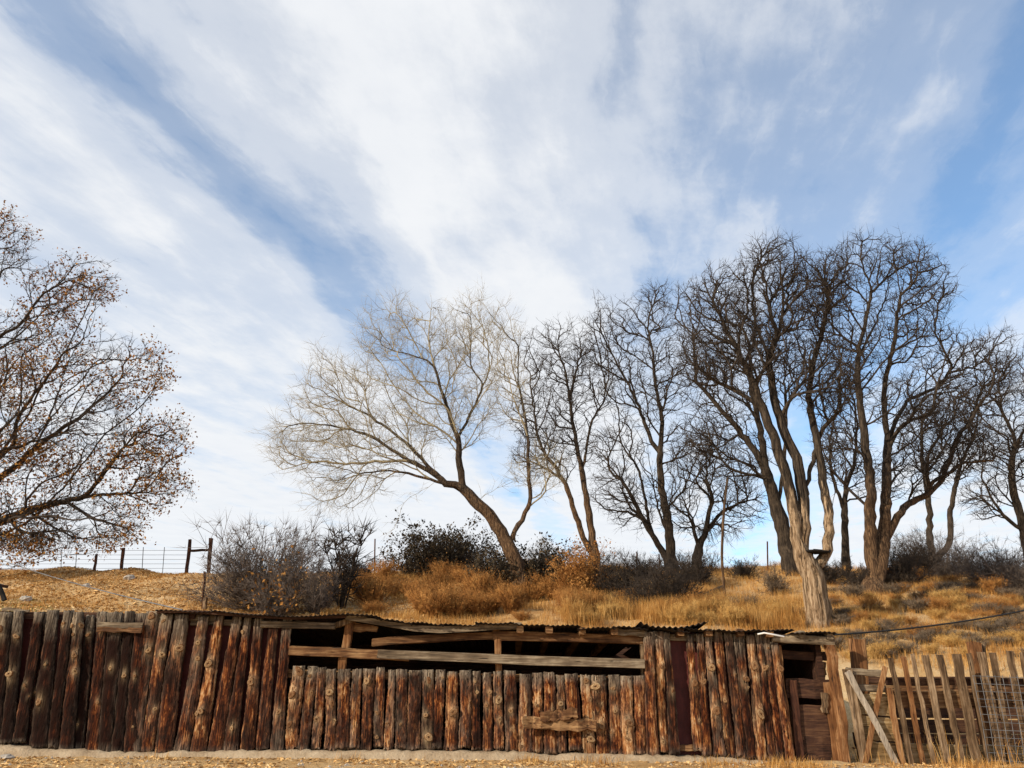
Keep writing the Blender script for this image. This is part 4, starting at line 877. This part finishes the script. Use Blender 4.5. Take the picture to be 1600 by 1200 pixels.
for i, (x, y, w, h, lab) in enumerate((
    (560, 905, 60, 30, 'low dark scrub on skyline right of the thin sapling'), (735, 905, 80, 50, 'dark bare scrub between evergreen thicket and leaning trunk'),
    (930, 915, 90, 46, 'dark scrub on ridge below the twin-trunk tree'), (1005, 905, 90, 36, 'dark scrub on the ridge left of the multi-stemmed trunks'),
    (1085, 915, 90, 50, 'dark bare scrub at foot of the small crooked tree'), (1000, 962, 100, 40, 'dark twiggy scrub low on bank above tall golden grass'),
    (1160, 905, 60, 26, 'low dark scrub on skyline right of pale pole'), (1290, 912, 60, 34, 'dark scrub just right of the pale trunk'), (1345, 918, 60, 30, 'low dark scrub left of the reddish twin trunks'),
    (1510, 900, 100, 52, 'grey tangled scrub between slender stems and right edge'), (1430, 900, 90, 60, 'dark tangled scrub between twin trunks and slender stems'), (1600, 930, 110, 50, 'grey tangled scrub in the right corner of the slope'))):
    shrub('bare_bush', lab, x, y, w, h, M['twig' if 'dark' in lab else 'twig_grey'], 160 + i, 80, 5, 4)

# rust-orange brush on the bank, dusty grey brush and golden brush on the right slope
rg = np.random.default_rng(55); protos = {}
def dome(kind, seed):
    g = np.random.default_rng(seed); n = 240; a = g.uniform(0, 6.283, n); e = np.sqrt(g.random(n)); D = np.stack([np.cos(a) * e * .85, np.sin(a) * e * .85, np.full(n, 1.0)], 1) * g.uniform(.35, 1.15, (n, 1))
    v, t, p, d = spikes(D * .0 + g.normal(0, .04, (n, 3)) * (1, 1, 0), D, np.linalg.norm(D, axis=1), np.full(n, .009), 3, .12, 0, g)
    i = np.repeat(np.arange(n), 4); v2, t2, p2, d2 = spikes(p[2][i], d[i] + g.normal(0, .4, (len(i), 3)), np.full(len(i), .28) * g.uniform(.5, 1.2, len(i)), np.full(len(i), .008), 1, .1, 0, g)
    k = np.concatenate([p2[1], p[3]]); lv = leaves_mesh(k + g.normal(0, .02, k.shape), .022, M[kind], 'tips', g)
    return mesh('branches', *join([(v, t), (v2, t2)]), None, M[kind]), lv
for kind in ('rust_brush', 'gold_brush', 'dusk_brush'): protos[kind] = [dome(kind, s + len(kind)) for s in range(3)]
def brush(kind, px, py, h, label, group):
    b = hit(px, py); s = b[1] / 1130.0 * h; th = thing({'rust_brush': 'rust_bush', 'gold_brush': 'golden_bush', 'dusk_brush': 'grey_bush'}[kind], b - (0, 0, .05), label, 'shrub', group)
    k = 1.5 if kind == 'dusk_brush' else 1.0; th.scale = (s * k * rg.uniform(.75, 1.15), s * k * rg.uniform(.75, 1.15), s * rg.uniform(.7, 1.1)); th.rotation_euler = (0, 0, rg.uniform(0, 6.28))
    size = 'small' if h < 18 else 'middling' if h < 27 else 'tall'
    if group.endswith('right slope'):
        row = 'high' if py < 945 else 'midway' if py < 985 else 'low'; col = 'behind the gate' if px < 1385 else 'above the left pickets' if px < 1470 else 'above the broad post' if px < 1545 else 'above the wire mesh'
        th['label'] = label.split(' bush')[0].replace(' low', '') + ' bush, ' + size + ', ' + row + ' on right slope ' + col
    else:
        row = 'upper' if py < 940 else 'lower'; edges = [(600, 'just right of the sapling'), (660, 'below the evergreen thicket'), (730, 'left of the leaning trunk'), (800, 'under the leaning trunk'), (870, 'at the leaning trunk foot'), (950, 'below the twin-trunk tree'), (1060, 'below the multi-stemmed tree'), (1150, 'below the pale pole'), (1400, 'beside the pale trunk')]
        th['label'] = label.split(' bush')[0].replace(' low', '') + ' bush, ' + size + ', ' + row + ' bank ' + [e[1] for e in edges if px < e[0]][0]
    br, lv = protos[kind][rg.integers(3)]; link('branches', br, th); link('seed_heads', lv, th)
for i in range(34): brush('rust_brush', rg.uniform(555, 800), rg.uniform(908, 968), rg.uniform(26, 48), 'rust orange dry bush on bank behind the open bay', 'rust orange bushes on the bank')
for i in range(24): brush('rust_brush', rg.uniform(800, 1120), rg.uniform(935, 970), rg.uniform(22, 40), 'rust orange dry bush below the leaning trunk foot', 'rust orange bushes below the trunk')
for i in range(26): brush('gold_brush', rg.uniform(890, 1230), rg.uniform(962, 978), rg.uniform(20, 34), 'golden dry bush along the shed roof, middle to right', 'golden bushes along the roof')
for i in range(44): brush('gold_brush', rg.uniform(1300, 1640), rg.uniform(935, 1040), rg.uniform(14, 26), 'golden dry bush on slope right of the shed', 'golden bushes on the right slope')
for i in range(95): brush('dusk_brush', rg.uniform(1290, 1640), rg.uniform(912, 1030), rg.uniform(10, 24), 'dusty grey low bush on slope right of the shed', 'grey bushes on the right slope')
for i in range(40): brush('rust_brush', rg.uniform(1300, 1640), rg.uniform(905, 1000), rg.uniform(14, 28), 'rust low bush high on slope right of the shed', 'rust bushes on the right slope')
for i in range(8): brush('dusk_brush', rg.uniform(1150, 1260), rg.uniform(945, 975), rg.uniform(14, 24), 'dusty grey low bush beside the pale trunk', 'grey bushes beside the pale trunk')

# ---------------------------------------------------------------- grass, leaf litter, stones
def blades(P, h, w, m, name, g, lean=.35):
    n = len(P); a = g.uniform(0, 6.283, n); D = np.stack([np.cos(a), np.sin(a), 0 * a], 1); hh = (h * g.uniform(.4, 1.2, n))[:, None]; up = np.array([0, 0, 1.])
    sd = np.stack([-np.sin(a), np.cos(a), 0 * a], 1) * w; ln = g.uniform(0, lean, (n, 1))
    V = np.stack([P - sd, P + sd, P + up * hh * .6 + D * hh * ln * .4 - sd * .7, P + up * hh * .6 + D * hh * ln * .4 + sd * .7, P + up * hh + D * hh * ln], 1).reshape(-1, 3)
    b = (np.arange(n) * 5)[:, None]; T = np.array([(0, 1, 3), (0, 3, 2), (2, 3, 4)]); return mesh(name, V, (b[:, :, None] + T[None]).reshape(-1, 3), None, m)
def scatter(n, x0, x1, y0, y1, g, keep=None):
    X = g.uniform(x0, x1, n); Y = g.uniform(y0, y1, n); P = np.stack([X, Y, H(X, Y) - .01], 1)
    return P if keep is None else P[keep(X, Y, g)]
g = np.random.default_rng(77)
def clump(X, Y): return np.sin(X * 1.7 + np.sin(Y * 1.1) * 2) + np.sin(Y * 1.9 + X * .6) + np.sin(X * 4.1 - Y * 3.3) * .6
def px_of(X, Y): 
    Z = H(X, Y) - CAMZ; d = Y * CP + Z * SP; return 800 + F * X / d
P = scatter(300000, -22, 26, 16.5, 33.5, g, lambda X, Y, g: (px_of(X, Y) > 500) & (px_of(X, Y) < 1680) & (clump(X, Y) + g.normal(0, .7, len(X)) > -.7 + .3 * np.sin(X * .9)))
tag(link('dry_grass', blades(P, .24, .004, M['grass'], 'dry_grass', g, .8)), 'golden dry grass covering the bank behind the shed', 'grass', kind='stuff')
P = scatter(55000, -7, 9, 20.5, 23.4, g, lambda X, Y, g: (px_of(X, Y) > 880) & (px_of(X, Y) < 1260) & (clump(X * 1.4, Y) + g.normal(0, .8, len(X)) > -.3))
tag(link('tall_grass', blades(P, .60, .0038, M['grass'], 'tall_grass', g, .55)), 'tall golden grass standing behind the shed roof', 'grass', kind='stuff')
P = scatter(90000, -22, -4, 20, 33, g, lambda X, Y, g: (px_of(X, Y) < 560) & (clump(X * .7, Y * .7) + g.normal(0, .6, len(X)) > .2))
tag(link('short_grass', blades(P, .10, .006, M['grass'], 'short_grass', g, .8)), 'short dry grass on the left hillside', 'grass', kind='stuff')
P = scatter(9000, -20, -11, 17, 25, g, lambda X, Y, g: (px_of(X, Y) < 90) & (clump(X, Y) > -.2))
tag(link('green_grass', blades(P, .09, .007, M['moss'], 'green_grass', g, .8)), 'patch of green grass at far left above the fence', 'grass', kind='stuff')
P = scatter(42000, -22, 2, 20, 33, g, lambda X, Y, g: (px_of(X, Y) < 760) & (g.random(len(X)) < .8))
tag(link('hill_leaf_litter', leaves_mesh(P + (0, 0, .03), .05, M['litter'], 'litter', g, True)), 'fallen tan leaves strewn over the left hillside', 'leaves', kind='stuff')
P = scatter(16000, -9, 9, 9.5, 11.80, g, lambda X, Y, g: clump(X * 1.5, Y * 3) + g.normal(0, 1, len(X)) > -.2)
tag(link('yard_leaf_litter', leaves_mesh(P + (0, 0, .02), .028, M['litter'], 'litter', g, True)), 'fallen leaves on the yard in front of the footing', 'leaves', kind='stuff')
P = scatter(15000, -8, 9, 10.6, 11.8, g, lambda X, Y, g: (np.sin(X * 2.3) + np.sin(X * 5.1 + 1) * .7 + np.clip((X - .5) * .3, -1, .5) + g.normal(0, .5, len(X)) > 1.0) & (Y > 11.3 - .25 * np.clip(X - 1, 0, 3)))
tag(link('yard_grass', blades(P, .14, .0035, M['grass'], 'yard_grass', g, 1.2)), 'dry straw grass along the foot of the shed wall', 'grass', kind='stuff')
P = scatter(450, 4.4, 9, 10.6, 13.5, g, lambda X, Y, g: g.random(len(X)) < .6)
tag(link('corral_weeds', blades(P, .42, .004, M['grass'], 'weeds', g, .7)), 'dry weeds around the gate and picket fence', 'grass', kind='stuff')
P = scatter(2600, -9, 9, 9.8, 11.82, g); n = len(P); r = (.008 + .03 * g.random(n) ** 4)[:, None]
O = np.array([(1, 0, 0), (0, 1, 0), (-1, 0, 0), (0, -1, 0), (0, 0, .8), (0, 0, -.6)]); V = (P[:, None] + O[None] * r[:, None] * g.uniform(.6, 1.3, (n, 6, 1))).reshape(-1, 3)
T = np.array([(0, 1, 4), (1, 2, 4), (2, 3, 4), (3, 0, 4)]); tag(link('gravel', mesh('gravel', V, ((np.arange(n) * 6)[:, None, None] + T[None]).reshape(-1, 3), None, M['stone'], False)), 'loose pebbles on the yard before the footing', 'gravel', kind='stuff')
def stone(px, py, r, label, Y=None):
    b = hit(px, py) if Y is None else np.array([at(px, py, Y)[0], Y, float(H(at(px, py, Y)[0], Y))]); n1, n2 = 7, 10; V = []
    for i in range(n1):
        for k in range(n2):
            a, e = k / n2 * 6.283, -1.2 + 2.6 * i / (n1 - 1); q = r * (1 + g.normal(0, .10)); V.append((q * math.cos(a) * math.cos(e) * 1.3, q * math.sin(a) * math.cos(e), q * math.sin(e) * .7 + r * .25))
    Q = [(i*n2 + k, i*n2 + (k+1) % n2, (i+1)*n2 + (k+1) % n2, (i+1)*n2 + k) for i in range(n1-1) for k in range(n2)]
    tag(link('stone', mesh('stone', V, None, Q, M['stone'], False), None, tuple(b)), label, 'stone')
stone(40, 939, .16, 'pale stone in the green grass at far left'); stone(202, 905, .17, 'pale stone high on the left hillside'); stone(135, 917, .12, 'small pale stone mid-slope on left hillside')
stone(10, 1187, .07, 'small grey stone at foot of fence, bottom left corner', 11.5)
